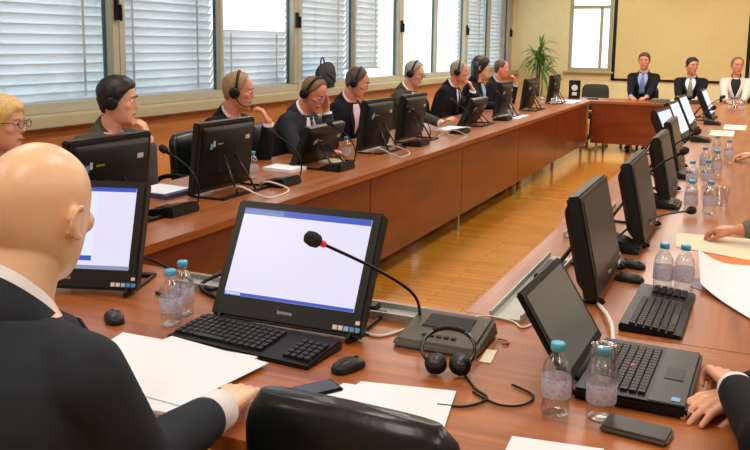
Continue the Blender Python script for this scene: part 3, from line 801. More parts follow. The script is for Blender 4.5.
# ------------------------------------------------------------------ monitors (all-in-one computers)
def text_mesh(txt, size, depth=.0006):
    c = bpy.data.curves.new('t', 'FONT'); c.body = txt; c.size = size; c.extrude = depth; c.align_x = 'CENTER'
    o = bpy.data.objects.new('t', c); COL.objects.link(o)
    me = bpy.data.meshes.new_from_object(o.evaluated_get(bpy.context.evaluated_depsgraph_get()))
    bpy.data.objects.remove(o); bpy.data.curves.remove(c); return me
LOGO = text_mesh('lenovo', .017)
def monitor(scr, tilt=.34, ui=None, w=.475, h=.335, detail=True):
    """screen faces local -Y; origin on the table under the middle of the bottom edge."""
    t = empty('monitor')
    T = Matrix.Translation((0, 0, .022)) @ Matrix.Rotation(-tilt, 4, 'X')
    MB().box((0, .022, h/2), (w, .044, h), T).build('housing', M['bezel'], t, bevel=.007)
    b = MB(); b.loft([[V(p) for p in r] for r in ([(-w*.46, .044, .02), (w*.46, .044, .02), (w*.46, .044, h-.02), (-w*.46, .044, h-.02)], [(-w*.40, .068, .05), (w*.40, .068, .05), (w*.40, .068, h-.05), (-w*.40, .068, h-.05)])], T)
    bk = b.build('back_cover', M['black'], t, bevel=.004)
    v = MB()
    for i in range(9): v.box((0, .0685, h*.30+i*.009), (w*.4, .002, .004), T)
    v.build('vent', M['bezel'], bk)
    MB().box((-w*.30, .0690, h*.74), (.040, .001, .022), T).build('sticker', M['silver'], bk)
    MB().box((w*.34, .0690, h*.68), (.022, .001, .03), T).build('sticker', M['st_blue'], bk); MB().box((w*.295, .0690, h*.71), (.016, .001, .03), T).build('sticker', M['silver'], bk)
    MB().box((w*.19, .0690, h*.70), (.05, .001, .008), T).build('sticker', M['st_yellow'], bk)
    sw, shh, sb = w*.435, h-.024, .062
    q = MB(); q.box((0, -.0012, (sb+shh)/2), (2*sw, .0024, shh-sb), T); s_ = q.build('screen', M[scr], t)
    if ui:
        for (x0, x1, z0, z1, mm, nm) in ui:
            X = lambda f: -sw+2*sw*f
            Z = lambda f: sb+(shh-sb)*f
            MB().box(((X(x0)+X(x1))/2, -.0029, (Z(z0)+Z(z1))/2), (X(x1)-X(x0), .001, Z(z1)-Z(z0)), T).build(nm, M[mm], s_)
    if detail:
        o = put('brand_name', LOGO, M['silver'], t); o.matrix_local = T @ Matrix.Translation((-.0, -.0008, .028)) @ Matrix.Rotation(PI/2, 4, 'X')
        for i, mm in enumerate(('st_white', 'st_white', 'lcdgrey', 'st_blue', 'st_blue')):
            MB().box((w*.5-.075+.0165*i-(.0 if i < 4 else .0), -.001, .017+(.0 if i < 4 else .0)), (.013, .002, .012), T).build('sticker', M[mm], t)
        MB().box((w*.5-.012, -.001, .036), (.012, .002, .010), T).build('sticker', M['st_white'], t)
    # wire kick stand: feet at the front edge, struts behind
    top = T @ V((0, .066, h*.55)); yb = top.y+.10
    for sd in (-1, 1):
        MB().tube([(sd*.05, top.y-.01, top.z), (sd*.085, yb, .012)], .006, 8).build('stand_strut', M['darksteel'], t, True)
        MB().tube(smoothpath([(sd*(w*.5-.03), .03, .036), (sd*(w*.5-.03), -.012, .012), (sd*(w*.5-.03), .05, .006), (sd*(w*.5-.03), yb, .007)], 4), .006, 8).build('stand_foot', M['black'], t, True)
    MB().box((0, yb, .007), (w-.05, .03, .012)).build('stand_bar', M['black'], t, bevel=.003)
    return t
UI1 = [(0, 1, .93, 1, 'lcdblue', 'title_bar'), (.0, .32, .935, .995, 'lcdgrey', 'window_tab'), (0, 1, 0, .035, 'lcdblue', 'task_bar'), (.01, .13, .006, .03, 'lcdpage', 'task_icon')]
UI2 = [(0, 1, .95, 1, 'lcdblue', 'title_bar'), (.0, .7, .17, .93, 'lcdpage', 'window_pane'), (.40, .62, .62, .80, 'lcdgrey', 'picture_block'), (.0, .7, .10, .16, 'lcdblue', 'tool_bar'), (0, 1, 0, .045, 'lcdgrey', 'task_bar')]
big = tag(monitor('lcdlit', .50, UI1, w=.465, h=.345), 'lit white monitor beside the papers and keyboard, nearest the camera', 'monitor', 'computer monitors'); big.location = (-1.126, 1.895, TZ); big.rotation_euler = (0, 0, .025)
m2 = tag(monitor('lcdlit', .36, UI2, h=.345), 'lit monitor partly hidden behind the bald head', 'monitor', 'computer monitors'); m2.location = (-1.915, 1.893, TZ); m2.rotation_euler = (0, 0, .31)
dark = tag(monitor('lcdgreen', .22, w=.50, h=.325), 'dark monitor behind the open laptop, nearest on the right table', 'monitor', 'computer monitors'); dark.location = (-.377, 2.755, TZ); dark.rotation_euler = (0, 0, PI/2)
for x, y, r, lb in ((-.335, 3.58, .0, 'second monitor along the right table, beyond the dark one behind the laptop'), (-.33, 4.60, .0, 'third monitor along the right table, beside the double rows of bottles'), (-.36, 5.55, .0, 'fourth monitor along the right table counted from the laptop, dark')):
    again(dark, (x, y, TZ), PI/2+r, lb, 'computer monitors')
lit = tag(monitor('lcdpage', .42, w=.50, h=.34), 'lit monitor set back behind the third and fourth dark ones of the right table', 'monitor', 'computer monitors'); lit.location = (-.46, 6.55, TZ); lit.rotation_euler = (0, 0, PI/2-.10)
for x, y, r, lb in ((-.46, 7.45, -.06, 'first of two neighbouring bright monitors far along the right table'), (-.46, 8.4, -.06, 'second of two neighbouring bright monitors far along the right table'), (-.345, 9.8, -.04, 'bright monitor standing alone before the grey tie man, last on the right table')):
    again(lit, (x, y, TZ), PI/2+r, lb, 'computer monitors')
left = tag(monitor('lcdlit', .12, w=.51, h=.365, detail=False), 'black back of the monitor in front of the young man in grey', 'monitor', 'computer monitors'); left.location = (-2.56, 2.77, TZ); left.rotation_euler = (0, 0, FX)
lefts = [(-2.56, 3.64, .0, 'black back of the monitor in front of the sandy haired man, with blue sticker'), (-2.56, 4.75, -.0, 'black back of the low tilted monitor in front of the man bowing his head'), (-2.56, 5.60, 0, 'black back of the monitor in front of the brown haired headset man'),
         (-2.56, 6.31, 0, 'black back of the monitor in front of the olive jacket man'), (-2.50, 7.87, 0, 'black back of the low monitor in front of the man with hand on mouth'), (-2.53, 8.95, 0, 'black back of the monitor in front of the long haired person'),
         (-2.52, 10.05, 0, 'black back of the monitor before the last man by the window'), (-2.52, 11.45, 0, 'last monitor back on the window side, near the framed sign')]
low = None
for x, y, r, lb in lefts:
    if 'low' in lb.split() and low is None:
        low = monitor('lcdlit', .45, w=.50, h=.28, detail=False); tag(low, lb, 'monitor', 'computer monitors'); low.location = (x-.06, y, TZ); low.rotation_euler = (0, 0, FX)
    elif 'low' in lb.split(): again(low, (x-.06, y, TZ), FX, lb, 'computer monitors')
    else: again(left, (x, y, TZ), FX+r, lb, 'computer monitors')

# ------------------------------------------------------------------ keyboards, mice, laptop
KEY = MB().box((0, 0, .004), (.0155, .0155, .007)); KEYM = KEY.mesh('key'); KEYM.materials.append(M['keyc'])
def keys_on(parent, x0, y0, pitch, cols, rows, T, skip=()):
    for r in range(rows):
        for c in range(cols):
            if (c, r) in skip: continue
            o = bpy.data.objects.new('key', KEYM); COL.objects.link(o); o.parent = parent
            o.matrix_local = T @ Matrix.Translation((x0+c*pitch, y0+r*pitch, 0))
def keyboard():
    t = empty('keyboard')
    b = MB(); b.loft([[V(p) for p in r] for r in ([(-.225, -.085, 0), (.225, -.085, 0), (.225, .085, 0), (-.225, .085, 0)], [(-.225, -.085, .010), (.225, -.085, .010), (.222, .085, .024), (-.222, .085, .024)])])
    b.build('case', M['black'], t, bevel=.004)
    T = Matrix.Translation((0, 0, .0165)) @ Matrix.Rotation(math.atan(.014/.17), 4, 'X')
    keys_on(t, -.207, -.052, .0205, 14, 6, T, {(3, 0), (4, 0), (5, 0), (6, 0), (7, 0)})
    keys_on(t, .142, -.052, .0205, 4, 5, T)
    MB().box((-.1045, -.052, .004), (.098, .0155, .007), T).build('space_bar', M['keyc'], t)
    return t
k1 = tag(keyboard(), 'black keyboard in front of the lit monitor beside the paper stack', 'keyboard', 'keyboards'); k1.location = (-1.15, 1.79, TZ); k1.rotation_euler = (0, 0, -.07)
again(k1, (-.203, 2.545, TZ), PI/2-.02, 'black keyboard beside the two water bottles on the right table, behind the laptop', 'keyboards')
def mouse():
    t = empty('computer_mouse')
    MB().loft([[V((w*math.copysign(abs(math.cos(q))**.8, math.cos(q)), y, max(.001, .008+h*math.sin(q)))) for q in [2*PI*i/24 for i in range(24)]] for y, w, h in ((-.057, .008, .006), (-.052, .018, .014), (-.042, .026, .021), (-.02, .031, .027), (.01, .031, .027), (.035, .029, .021), (.048, .024, .015), (.055, .016, .009), (.058, .006, .004))]).build('shell', M['bezel'], t, True)
    MB().cyl((-.004, .032, .026), (.004, .032, .026), .008, None, 12).build('scroll_wheel', M['black'], t, True)
    return t
mo = tag(mouse(), 'dark mouse between the keyboard and the grey microphone unit', 'mouse', 'computer mice'); mo.scale = (.84, .84, .84); mo.location = (-.848, 1.742, TZ); mo.rotation_euler = (0, 0, -.35)
again(mo, (-.33, 2.85, TZ), 1.45, 'black mouse beside the keyboard on the right table, nearer of two', 'computer mice')
again(mo, (-.345, 3.04, TZ), 1.2, 'black mouse behind the bottle beside the right table keyboard, farther of two', 'computer mice')
again(mo, (-1.60, 1.77, TZ), .9, 'black mouse under the bald man\'s shoulder at left', 'computer mice')

lp = thing('laptop', 'open black laptop with grey screen beside the bottle and cup', 'laptop', (-.192, 1.99, TZ), PI/2-.03)
b = MB(); b.box((0, 0, .015), (.37, .245, .026)); b.build('base', M['black'], lp, bevel=.006)
MB().box((0, -.078, .0287), (.35, .075, .0012)).build('palm_rest', M['bezel'], lp)
keys_on(lp, -.143, -.022, .0190, 16, 6, Matrix.Translation((0, 0, .0265)))
MB().box((0, -.078, .030), (.075, .042, .0014)).build('touchpad', M['black'], lp)
MB().cyl((0, .02, .03), (0, .02, .036), .005, None, 10).build('pointing_stick', M['red'], lp)
MB().box((-.15, -.095, .0297), (.022, .018, .0012)).build('sticker', M['st_blue'], lp)
TL_ = Matrix.Translation((0, .125, .03)) @ Matrix.Rotation(-.56, 4, 'X')
lid = MB().box((0, .007, .118), (.37, .014, .236), TL_).build('lid', M['black'], lp, bevel=.004)
MB().box((0, -.001, .122), (.325, .002, .195), TL_).build('screen', M['lcdoff'], lid)
MB().cyl((-.12, .125, .026), (.12, .125, .026), .009, None, 10).build('hinge', M['black'], lp, True)

# ------------------------------------------------------------------ conference microphone units
def mic_unit(neck, w=.235, d=.215, m='grey', ring='black'):
    t = empty('microphone_unit')
    b = MB(); b.loft([[V(p) for p in r] for r in ([(-w/2, -d/2, 0), (w/2, -d/2, 0), (w/2, d/2, 0), (-w/2, d/2, 0)], [(-w/2+.008, -d/2+.012, .022), (w/2-.008, -d/2+.012, .022), (w/2-.01, d/2-.01, .05), (-w/2+.01, d/2-.01, .05)])])
    b.build('base', M[m], t, bevel=.008)
    T = Matrix.Translation((0, 0, .037)) @ Matrix.Rotation(math.atan(.028/(d-.022)), 4, 'X')
    MB().box((0, .03, .0005), (.13, .075, .002), T).build('speaker_grille', M['black'], t)
    g = MB()
    for i in range(5): g.box((-.04+.02*i, -.055, .0015), (.013, .010, .003), T)
    g.build('button', M['bezel'], t)
    if neck:
        MB().tube(smoothpath(neck, 8), .0042, 8).build('gooseneck', M['black'], t, True)
        a, c = V(neck[-2]), V(neck[-1]); dd = (c-a).normalized()
        MB().cyl(c-dd*.008, c+dd*.008, .0085, None, 14).build('light_ring', M[ring], t, True)
        MB().tube([c+dd*.008, c+dd*.014, c+dd*.03, c+dd*.046, c+dd*.054], [.011, .017, .0195, .016, .005], 16).build('microphone_head', M['foam'], t, True)
    return t
u0 = V((-.70, 2.035, TZ))
def rel(p, o, rz=0.): return Matrix.Rotation(-rz, 3, 'Z') @ (V(p)-o)
pts = [rel(p, u0) for p in ((-.80, 2.10, .775), atD(417, 300, 2.24), atD(404, 286, 2.21), atD(370, 266, 2.15), atD(322, 243.5, 2.06))]
mu = tag(mic_unit(pts, ring='red'), 'grey microphone unit with long gooseneck reaching across the lit monitor', 'microphone', 'conference microphone units'); mu.location = u0
def neck(dx, dy, h): return [(-.09, .08, .045), (-.09, .085, .12), (-.09+dx*.3, .08+dy*.3, h*.75), (-.09+dx, .08+dy, h)]
mu2 = tag(mic_unit(neck(.03, -.14, .27), w=.22, d=.17, m='black'), 'black microphone unit on the window side table before the young man', 'microphone', 'conference microphone units'); mu2.location = (-2.40, 3.06, TZ); mu2.rotation_euler = (0, 0, FX)
for x, y, rz, lb in ((-2.36, 3.96, FX, 'black microphone unit on the window side table by the bottle pair'), (-2.34, 4.62, FX, 'black microphone unit beside the lit notepad and bottle on the window side table'), (-2.36, 6.02, FX, 'black microphone unit before the olive jacket man'),
                     (-2.36, 7.05, FX, 'black microphone unit before the man with hand on mouth'), (-2.36, 8.5, FX, 'black microphone unit before the long haired person'), (-.36, 4.33, PI/2, 'black microphone unit between the second and third right table monitors'),
                     (-.36, 5.35, PI/2, 'black microphone unit beyond the third right table monitor'), (-.36, 7.5, PI/2, 'black microphone unit between the fifth and sixth right table monitors'), (-.34, 9.2, PI/2, 'black microphone unit near the last right table monitor')):
    again(mu2, (x, y, TZ), rz, lb, 'conference microphone units')
u1 = V((-.40, 3.30, TZ))
mu3 = tag(mic_unit([rel(p, u1, PI/2) for p in ((-.44, 3.24, .785), (-.40, 3.38, .815), (-.31, 3.62, .825), (-.215, 3.84, .815))], w=.16, d=.12, m='black'), 'black microphone unit with low gooseneck pointing to the reaching hand', 'microphone', 'conference microphone units'); mu3.location = u1; mu3.rotation_euler = (0, 0, PI/2)

# headphones resting on the grey unit
hp = thing('headphones', 'black headphones lying against the grey microphone unit', 'headphones', (-.634, 1.866, TZ), .32)
b = MB(); pp = [V((.066*math.sin(a), .02+.075*(math.cos(a)), .016+.050*(.5+.5*math.cos(a)))) for a in [(-2.35+4.7*i/22) for i in range(23)]]
b.tube(pp, .0052, 8, None, True); b.build('headband', M['blackgloss'], hp, True)
MB().tube([pp[i]+V((0, .0, .003)) for i in range(8, 15)], .0058, 8).build('band_pad', M['bezel'], hp, True)
for sd in (-1, 1):
    a_ = V((sd*.029, -.045, .024)); ax_ = V((sd*.15, -.55, .82)).normalized()
    c = MB().tube([a_-ax_*.014, a_-ax_*.006, a_+ax_*.008, a_+ax_*.016], [.019, .027, .027, .018], 20).build('ear_cup', M['black'], hp, True)
    MB().tube([a_+ax_*.014, a_+ax_*.019], [.017, .014], 16).build('ear_grille', M['darksteel'], c, True)
    MB().tube([pp[0] if sd < 0 else pp[-1], a_], .005, 8).build('yoke', M['black'], hp, True)

# ------------------------------------------------------------------ bottles
def bottle():
    t = empty('water_bottle')
    prof = [(.010, .002), (.026, .001), (.0305, .006), (.031, .02), (.0285, .035), (.031, .05), (.0305, .105), (.031, .12), (.029, .135), (.022, .152), (.0145, .165), (.0125, .17), (.0125, .181)]
    MB().lathe(prof, 24).build('bottle_body', M['bottle'], t, True)
    MB().lathe([(.009, .004), (.0245, .004), (.0285, .008), (.029, .02), (.0268, .035), (.029, .05), (.0285, .105), (.029, .12), (.027, .134), (.021, .148), (.004, .1485)], 20).build('water', M['water'], t, True)
    MB().lathe([(.0314, .052), (.0319, .053), (.0319, .104), (.0314, .105)], 24, None, False).build('bottle_label', M['blabel'], t, True)
    MB().lathe([(.006, .198), (.0145, .1975), (.0155, .195), (.0155, .178), (.014, .177)], 20).build('cap', M['cap'], t, True)
    return t
bt = tag(bottle(), 'water bottle with blue cap beside the laptop, standing alone without a cup', 'bottle', 'small water bottles'); bt.location = (*at(555, 413)[:2], TZ); bt.scale = (1.0, 1.0, .81)
def bot(p, lb, rz=.4): return again(bt, (p[0], p[1], TZ), rz, lb, 'small water bottles')
p2 = at(600, 419); bot(p2, 'water bottle under an upturned plastic cup beside the laptop')
cupo = thing('plastic_cup', 'clear plastic cup turned upside down over a bottle by the laptop', 'cup', (p2.x, p2.y, TZ+.093)); cupo.scale = (1, 1, .83)
MB().lathe([(.0345, .0), (.0355, .002), (.027, .09), (.026, .0915), (.0045, .0915), (.0045, .0905), (.0255, .0905), (.0265, .089), (.0340, .002)], 24, None, False).build('cup_wall', M['cup'], cupo, True)
bot((-1.435, 1.815), 'water bottle in front of another between the two lit monitors, nearer of the pair'); bot((-1.462, 1.905), 'water bottle behind another between the two lit monitors, farther of the pair')
bot(at(662, 291), 'left bottle of the pair standing at the end of the right table keyboard'); bot(at(683, 293), 'right bottle of the pair standing at the end of the right table keyboard')
rb = [((690, 213), 'water bottle front left in the group beyond the reaching hand'), ((709, 214), 'water bottle front right in the group beyond the reaching hand'), ((691, 189), 'water bottle second row left in the group beyond the reaching hand'),
      ((707, 188), 'water bottle second row right in the group beyond the reaching hand'), ((716, 176), 'water bottle at the third row beyond the reaching hand, by the clear cup'), ((704, 172), 'water bottle behind the second row at its left, beyond the reaching hand'),
      ((728, 163), 'water bottle at the back right of the crowded right table'), ((716, 158), 'water bottle at the back of the crowded group, beside the fourth monitor')]
for q, lb in rb: bot(at(*q), lb)
for q, lb in (((730, 112), 'bottle before the woman in white, left one'), ((741, 113), 'bottle before the woman in white, right one')): bot(at(*q), lb)
bot((-2.60, 4.06), 'water bottle on the window side table by the sandy haired man'); bot((-2.47, 5.02), 'blue capped water bottle beside the notepad, before the man bowing his head')
bot((-2.42, 10.55), 'small bottle on the window side table near its far end'); bot((-2.40, 8.95), 'small bottle by the black monitor of the long haired person')
def cup_up(p, lb):
    c = thing('plastic_cup', lb, 'cup', (p[0], p[1], TZ), 0, 'clear plastic cups')
    MB().lathe([(.003, .001), (.026, .001), (.036, .092), (.0372, .093), (.035, .092), (.0252, .003), (.003, .003)], 20, None, False).build('cup_wall', M['cup'], c, True)
cup_up(at(722, 205), 'clear cup standing right of the bottle group beyond the reaching hand')
cup_up((-2.38, 11.0), 'clear cup on the window side table, nearer of two at the far end'); cup_up((-2.42, 11.5), 'clear cup on the window side table, farther of two at the far end')
cup_up(at(735, 108), 'clear cup on the table before the woman in white')

# ------------------------------------------------------------------ papers, phones, trays, cables
def sheet(name, label, cat, corners, z=TZ, th=.002, m='paper', curl=0., group=None, n=9):
    """corners: near-left, near-right, far-right, far-left on the table."""
    a, b_, c, d = [V((p[0], p[1], 0)) for p in corners]
    rows = []
    for j in range(n):
        v = j/(n-1); row = []
        for i in range(n):
            u = i/(n-1); p = (a*(1-u)+b_*u)*(1-v)+(d*(1-u)+c*u)*v
            p.z = z+.0005+curl*(max(0, 1-u*1.6)**2)*(.3+.7*v)
            row.append(p)
        rows.append(row)
    cen = (a+b_+c+d)/4
    rows = [[V((p.x-cen.x, p.y-cen.y, p.z-z)) for p in r] for r in rows]
    mb = MB(); mb.slab(rows, V((0, 0, th)))
    o = mb.build(name, M[m]); o.location = (cen.x, cen.y, z); return tag(o, label, cat, group)
g_ = 'loose papers'
sheet('paper_stack', 'stack of white paper under the bald man\'s hand', 'paper', ((-1.42, 1.30), (-1.075, 1.345), (-1.08, 1.70), (-1.50, 1.69)), th=.008, group=g_)
sheet('paper_sheet', 'white sheet lying askew on top of the bald man\'s paper stack', 'paper', ((-1.40, 1.40), (-1.07, 1.38), (-1.03, 1.67), (-1.36, 1.72)), z=TZ+.009, th=.0015, group=g_)
sheet('paper_sheet', 'white paper near the empty chair, lower of two sheets', 'paper', ((-.84, 1.46), (-.58, 1.48), (-.62, 1.68), (-.82, 1.66)), group=g_)
sheet('paper_sheet', 'white paper near the empty chair, on top of another sheet', 'paper', ((-.80, 1.44), (-.52, 1.50), (-.565, 1.725), (-.785, 1.68)), z=TZ+.003, group=g_)
sheet('paper_sheet', 'white paper at the bottom edge before the grey phone', 'paper', (at(500, 462), at(600, 462), at(604, 450), at(512, 437)), group=g_)
sheet('paper_sheet', 'cream papers under the reaching hand on the right table', 'paper', (at(676, 247), at(752, 261), at(756, 240), at(676, 233)), m='paper_y', group=g_)
sheet('folder', 'orange folder lying under the curled paper on the right table', 'folder', (at(700, 264), at(753, 274), at(753, 262), at(702, 254)), m='orange', th=.004)
sheet('paper_sheet', 'large white paper with curled edge beside the right table keyboard', 'paper', (at(700, 290), at(752, 322), at(756, 268), at(697, 264)), z=TZ+.005, m='paper', curl=.05, group=g_)
sheet('paper_sheet', 'small printed leaflet between the bottle pair and the curled paper', 'paper', (at(690, 287), at(706, 292), at(708, 283), at(692, 277)), z=TZ, m='blabel', group=g_)
sheet('paper_slip', 'small cream slip at the corner of the grey microphone unit', 'paper', (at(479, 362), at(491, 364), at(497, 351), at(487, 350)), m='paper_y')
sheet('book', 'pale covered book lying by the young man on the window side table', 'book', ((-2.62, 3.30), (-2.62, 3.52), (-2.86, 3.56), (-2.86, 3.32)), th=.022, m='bluebook')
sheet('paper_sheet', 'white paper on top of the blue book', 'paper', ((-2.64, 3.31), (-2.64, 3.52), (-2.86, 3.55), (-2.86, 3.33)), z=TZ+.024, th=.003, group=g_)
sheet('notepad', 'bright notepad lit on the window side table before the bowing man', 'notepad', ((-2.45, 4.80), (-2.45, 4.95), (-2.62, 4.97), (-2.62, 4.82)), th=.012, m='paper_y')
sheet('paper_sheet', 'paper stack by the sandy haired man and his bottle', 'paper', ((-2.50, 4.33), (-2.50, 4.52), (-2.72, 4.52), (-2.72, 4.36)), th=.02, group=g_)
sheet('paper_sheet', 'white papers beside the outstretched hand of the olive jacket man', 'paper', ((-2.40, 7.15), (-2.40, 7.55), (-2.62, 7.55), (-2.62, 7.15)), th=.008, group=g_)
sheet('paper_sheet', 'white papers along the window side table before the long haired person', 'paper', ((-2.25, 8.7), (-2.25, 9.2), (-2.5, 9.2), (-2.5, 8.7)), th=.006, group=g_)
sheet('paper_sheet', 'white paper near the far end of the window side table', 'paper', ((-2.2, 11.4), (-2.2, 12.1), (-2.55, 12.1), (-2.55, 11.4)), th=.006, group=g_)
for i, (x, lb) in enumerate(((-1.16, 'grey document pile before the two far men, left'), (-.90, 'grey document pile before the two far men, right'))):
    sheet('document_pile', lb, 'documents', ((x-.11, 12.25), (x+.11, 12.25), (x+.11, 12.5), (x-.11, 12.5)), th=.05-.012*i, m='paper_y' if i else 'suit_k')
for q, lb in (((722, 134), 'papers on the right table beyond the bottle crowd'), ((735, 128), 'papers at the right edge near the far corner')):
    p = at(*q); sheet('paper_sheet', lb, 'paper', ((p.x-.1, p.y-.25), (p.x+.1, p.y-.25), (p.x+.1, p.y+.25), (p.x-.1, p.y+.25)), th=.008, m='paper_y', group=g_)
# phones
def slab_phone(name, label, cat, c, dim, rz, body, face):
    t = thing(name, label, cat, c, rz)
    MB().box((0, 0, dim[2]/2), dim).build('case', M[body], t, bevel=dim[2]*.35)
    MB().box((0, .0, dim[2]+.0002), (dim[0]-.008, dim[1]*.86, .0008)).build('screen', M[face], t)
    return t
slab_phone('mobile_phone', 'black mobile phone lying behind the empty chair', 'phone', (-.858, 1.592, TZ), (.064, .114, .010), -.6, 'black', 'blackgloss')
slab_phone('calculator', 'flat grey device lying before the laptop', 'device', (-.165, 1.70, TZ), (.135, .075, .014), -.12, 'grey', 'bezel')
slab_phone('mobile_phone', 'black phone on the far corner of the tables by the green chair', 'phone', (-2.12, 12.5, TZ), (.16, .10, .015), .3, 'black', 'blackgloss')
# cable trays
def tray(label, c, L, rz):
    t = thing('cable_tray', label, 'tray', c, rz, 'grey cable trays')
    MB().box((0, 0, .003), (L, .085, .006)).build('tray_floor', M['tray'], t)
    for sd in (-1, 1): MB().box((0, sd*.045, .011), (L, .006, .022)).build('tray_side', M['tray'], t)
    MB().box((L*.2, 0, .016), (.22, .05, .02)).build('power_strip', M['black'], t, bevel=.004)
    return t
tray('grey cable tray on the near table behind the lit monitor', (-1.24, 2.165, TZ), .86, 0); tray('pale cable tray on the right table behind the laptop lid', (-.60, 2.66, TZ), .78, PI/2)
tray('grey cable tray on the right table behind its second monitor', (-.62, 3.8, TZ), .8, PI/2)
# framed sign on the window side table
t = thing('table_sign', 'black framed sign with a pale emblem standing at the far end of the table', 'sign', (-2.40, 12.55, TZ), .18)
T = Matrix.Rotation(-.08, 4, 'X')
MB().box((0, 0, .135), (.17, .02, .27), T).build('sign_board', M['blackgloss'], t, bevel=.004)
MB().lathe([(.001, 0), (.045, 0), (.045, .002), (.001, .002)], 20, T @ Matrix.Translation((0, -.011, .16)) @ Matrix.Rotation(PI/2, 4, 'X')).build('emblem', M['silver'], t)
MB().box((0, -.0115, .07), (.07, .002, .05), T).build('emblem', M['silver'], t)
MB().box((0, .02, .01), (.17, .14, .02)).build('sign_foot', M['black'], t)
# name plates on the far table
for x, lb in ((-.66, 'dark name plate before the grey tie man'),):
    o = MB().prism([(-.035, 0), (.035, 0), (.004, .055), (-.004, .055)], -.11, .11, Matrix.Rotation(PI/2, 4, 'Z') @ Matrix.Rotation(PI/2, 4, 'X')).build('name_plate', M['black'])
    o.location = (x, 12.32, TZ); tag(o, lb, 'sign', 'name plates')
# bag on the window sill
t = thing('bag', 'dark backpack with top loop standing on the window sill', 'bag', (WX+.085, 7.86, 1.0435), 0)
s_ = MB(); s_.ell((0, 0, .135), (.075, .20, .134), None, 20, 12); s_.ell((.02, .0, .09), (.065, .16, .088)); s_.ell((.0, .05, .19), (.06, .13, .09)); s_.box((-.01, 0, .05), (.10, .28, .09))
put('bag_body', voxel(s_, .012, 3), M['bag'], t, True)
MB().tube(smoothpath([(0, -.11, .22), (0, -.11, .29), (0, -.075, .325), (0, -.04, .29), (0, -.04, .24)]), .008, 8).build('handle', M['black'], t, True)
MB().tube(smoothpath([(.055, -.1, .17), (.085, -.02, .12), (.075, .08, .07)]), .008, 8).build('strap', M['black'], t, True)

# potted plant in the corner
t = thing('potted_plant', 'tall green palm plant in the corner by the end wall', 'plant', (-3.5, 14.95, 0))
MB().lathe([(.01, .0), (.13, .0), (.17, .32), (.185, .34), (.17, .345), (.16, .33), (.15, .31), (.01, .31)], 28).build('pot', M['pot'], t, True)
MB().lathe([(.002, .312), (.155, .312), (.15, .322), (.002, .325)], 24).build('soil', M['soil'], t)
fo = MB(); st = MB(); rnd = random.Random(3)
for (sx, sy, hh) in ((0, 0, 1.50), (.07, .03, 1.28), (-.06, .04, 1.38)):
    st.tube([(sx*.4, sy*.4, .31), (sx*.8, sy*.8, hh*.7), (sx, sy, hh)], [.016, .014, .012], 8)
    for k in range(30):
        a = rnd.uniform(0, 2*PI); el = rnd.uniform(-.1, 1.25); Ls = rnd.uniform(.30, .50); z0 = hh-rnd.uniform(0, .32)
        rows = []
        for j in range(8):
            u = j/7; r = Ls*u*math.cos(el); zz = z0+Ls*u*math.sin(el)-.32*u*u*(1.1-el*.55)
            wd = .019*math.sin(PI*min(1, .12+u*.9))+.001; c = V((sx+r*math.cos(a), sy+r*math.sin(a), zz)); lt = V((-math.sin(a), math.cos(a), 0))
            rows.append([c-lt*wd, c+V((0, 0, -.005)), c+lt*wd])
        fo.slab(rows, V((0, 0, .0015)))
st.build('stem', M['stem'], t, True); fo.build('foliage', M['leaf'], t, True)

# loose cables
z = TZ+.004
cable('cable', [(-1.62, 2.42, z), (-1.60, 2.20, z), (-1.48, 2.08, z+.02), (-1.42, 2.14, z+.05), (-1.50, 2.20, z+.045), (-1.56, 2.12, z+.01), (-1.40, 2.05, z), (-1.25, 2.08, z)], .006, M['black'], 'thick black looped cable left of the lit monitor')
cable('cable', [(-2.30, 2.62, z), (-2.10, 2.42, z), (-1.85, 2.30, z), (-1.62, 2.16, z), (-1.55, 2.02, z)], .005, M['black'], 'black cable running across the table corner behind the bottle pair')
cable('cable', [(-1.66, 2.03, z), (-1.58, 1.99, z), (-1.53, 1.98, z)], .006, M['black'], 'short black cable beside the partly hidden monitor')
cable('cable', [(-.58, 1.83, z), (-.53, 1.76, z), (-.49, 1.72, z), (-.52, 1.66, z), (-.58, 1.64, z)], .003, M['black'], 'thin headphone cord curving before the grey microphone unit')
cable('cable', [(-.53, 1.74, z), (-.46, 1.70, z), (-.41, 1.72, z), (-.40, 1.78, z), (-.46, 1.82, z)], .0028, M['black'], 'thin cord looping toward the bottle without a cup')
cable('cable', [(-.575, 2.10, z), (-.55, 2.10, z), (-.54, 2.08, z), (-.555, 2.07, z)], .0025, M['lips'], 'small reddish cord end at the corner of the grey unit')
cable('cable', [(-.70, 2.18, z), (-.66, 2.24, z+.01), (-.58, 2.26, z), (-.54, 2.22, z), (-.52, 2.26, z)], .003, M['whitecable'], 'thin pale cord behind the grey microphone unit')
cable('cable', [at(597, 303, z), at(606, 313, z+.012), at(612, 326, z+.016), at(613, 343, z)], .006, M['whitecable'], 'white cable curving behind the laptop keyboard')
cable('cable', [(-.545, 2.36, z), (-.51, 2.30, z+.01), (-.50, 2.24, z)], .006, M['whitecable'], 'short white cable at the near end of the pale cable tray')
cable('cable', [(-.52, 2.30, z), (-.49, 2.36, z+.012), (-.47, 2.42, z)], .006, M['black'], 'short black cable at the near end of the pale cable tray')
cable('cable', [(-1.0, 2.02, z), (-.93, 1.99, z), (-.86, 1.99, z), (-.80, 2.16, z)], .004, M['whitecable'], 'pale cable along the right side of the lit monitor')
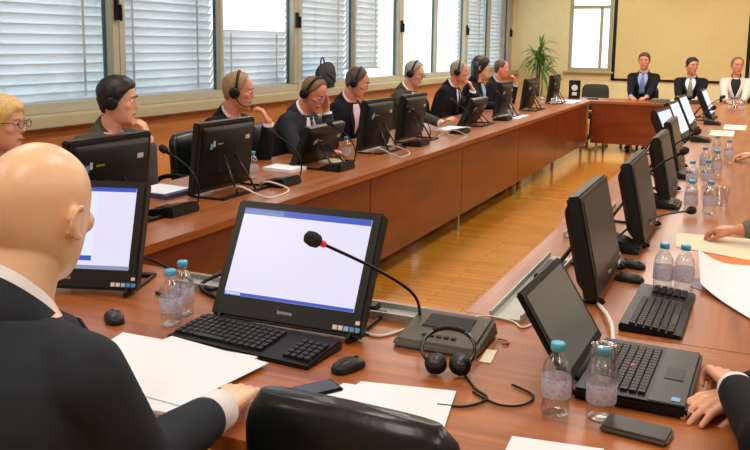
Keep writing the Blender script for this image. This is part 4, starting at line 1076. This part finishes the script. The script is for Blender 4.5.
cable('cable', [(-.46, 3.14, z), (-.55, 3.2, z+.03), (-.58, 3.35, z), (-.5, 3.5, z)], .005, M['black'], 'black cable between the first two right table monitors')
for i, (y, lb) in enumerate(((3.62, 'tangled grey cable behind the second monitor of the window side'), (5.35, 'tangled grey cable behind the brown haired man\'s monitor'), (6.65, 'tangled grey cable behind the olive jacket man\'s monitor'))):
    cable('cable', [(-2.42, y+.22, z), (-2.30, y+.12, z+.05), (-2.22, y+.2, z), (-2.2, y-.05, z), (-2.32, y-.12, z+.06), (-2.42, y-.02, z)], .005, M['tray'] if i else M['whitecable'], lb)

# ------------------------------------------------------------------ light
world = bpy.data.worlds.new('sky'); S.world = world; world.use_nodes = True
bg = world.node_tree.nodes['Background']
bg.inputs['Color'].default_value = (.86, .94, 1.0, 1); bg.inputs['Strength'].default_value = 2.2
def area(loc, sx, sy, power, col=(1, .945, .86), rot=(0, 0, 0)):
    l = bpy.data.lights.new('ceiling_lamp', 'AREA'); l.shape = 'RECTANGLE'; l.size = sx; l.size_y = sy; l.energy = power; l.color = col
    o = bpy.data.objects.new('ceiling_lamp', l); COL.objects.link(o); o.location = loc; o.rotation_euler = rot; return o
for y in (.2, 2.6, 5.0, 7.4, 9.8, 12.2):
    for x in (-2.9, -.8, 1.3): area((x, y, CZ-.03), .6, 1.2, 18 if y < 9 else 31)
for x in (-2.6, -1.3, 0.2):
    l = bpy.data.lights.new('wall_washer', 'SPOT'); l.energy = 26; l.spot_size = 1.9; l.spot_blend = .6; l.color = (1, .9, .7); l.shadow_soft_size = .06
    o = bpy.data.objects.new('wall_washer', l); COL.objects.link(o); o.location = (x, BY-1.6, CZ-.05); o.rotation_euler = (.7, 0, 0)

S.view_settings.view_transform = 'Standard'; S.view_settings.look = 'None'; S.view_settings.gamma = 1; S.view_settings.use_curve_mapping = False
S.view_settings.exposure = .16
S.cycles.use_denoising = True
S.cycles.max_bounces = 8; S.cycles.transparent_max_bounces = 24; S.cycles.caustics_reflective = False; S.cycles.caustics_refractive = False
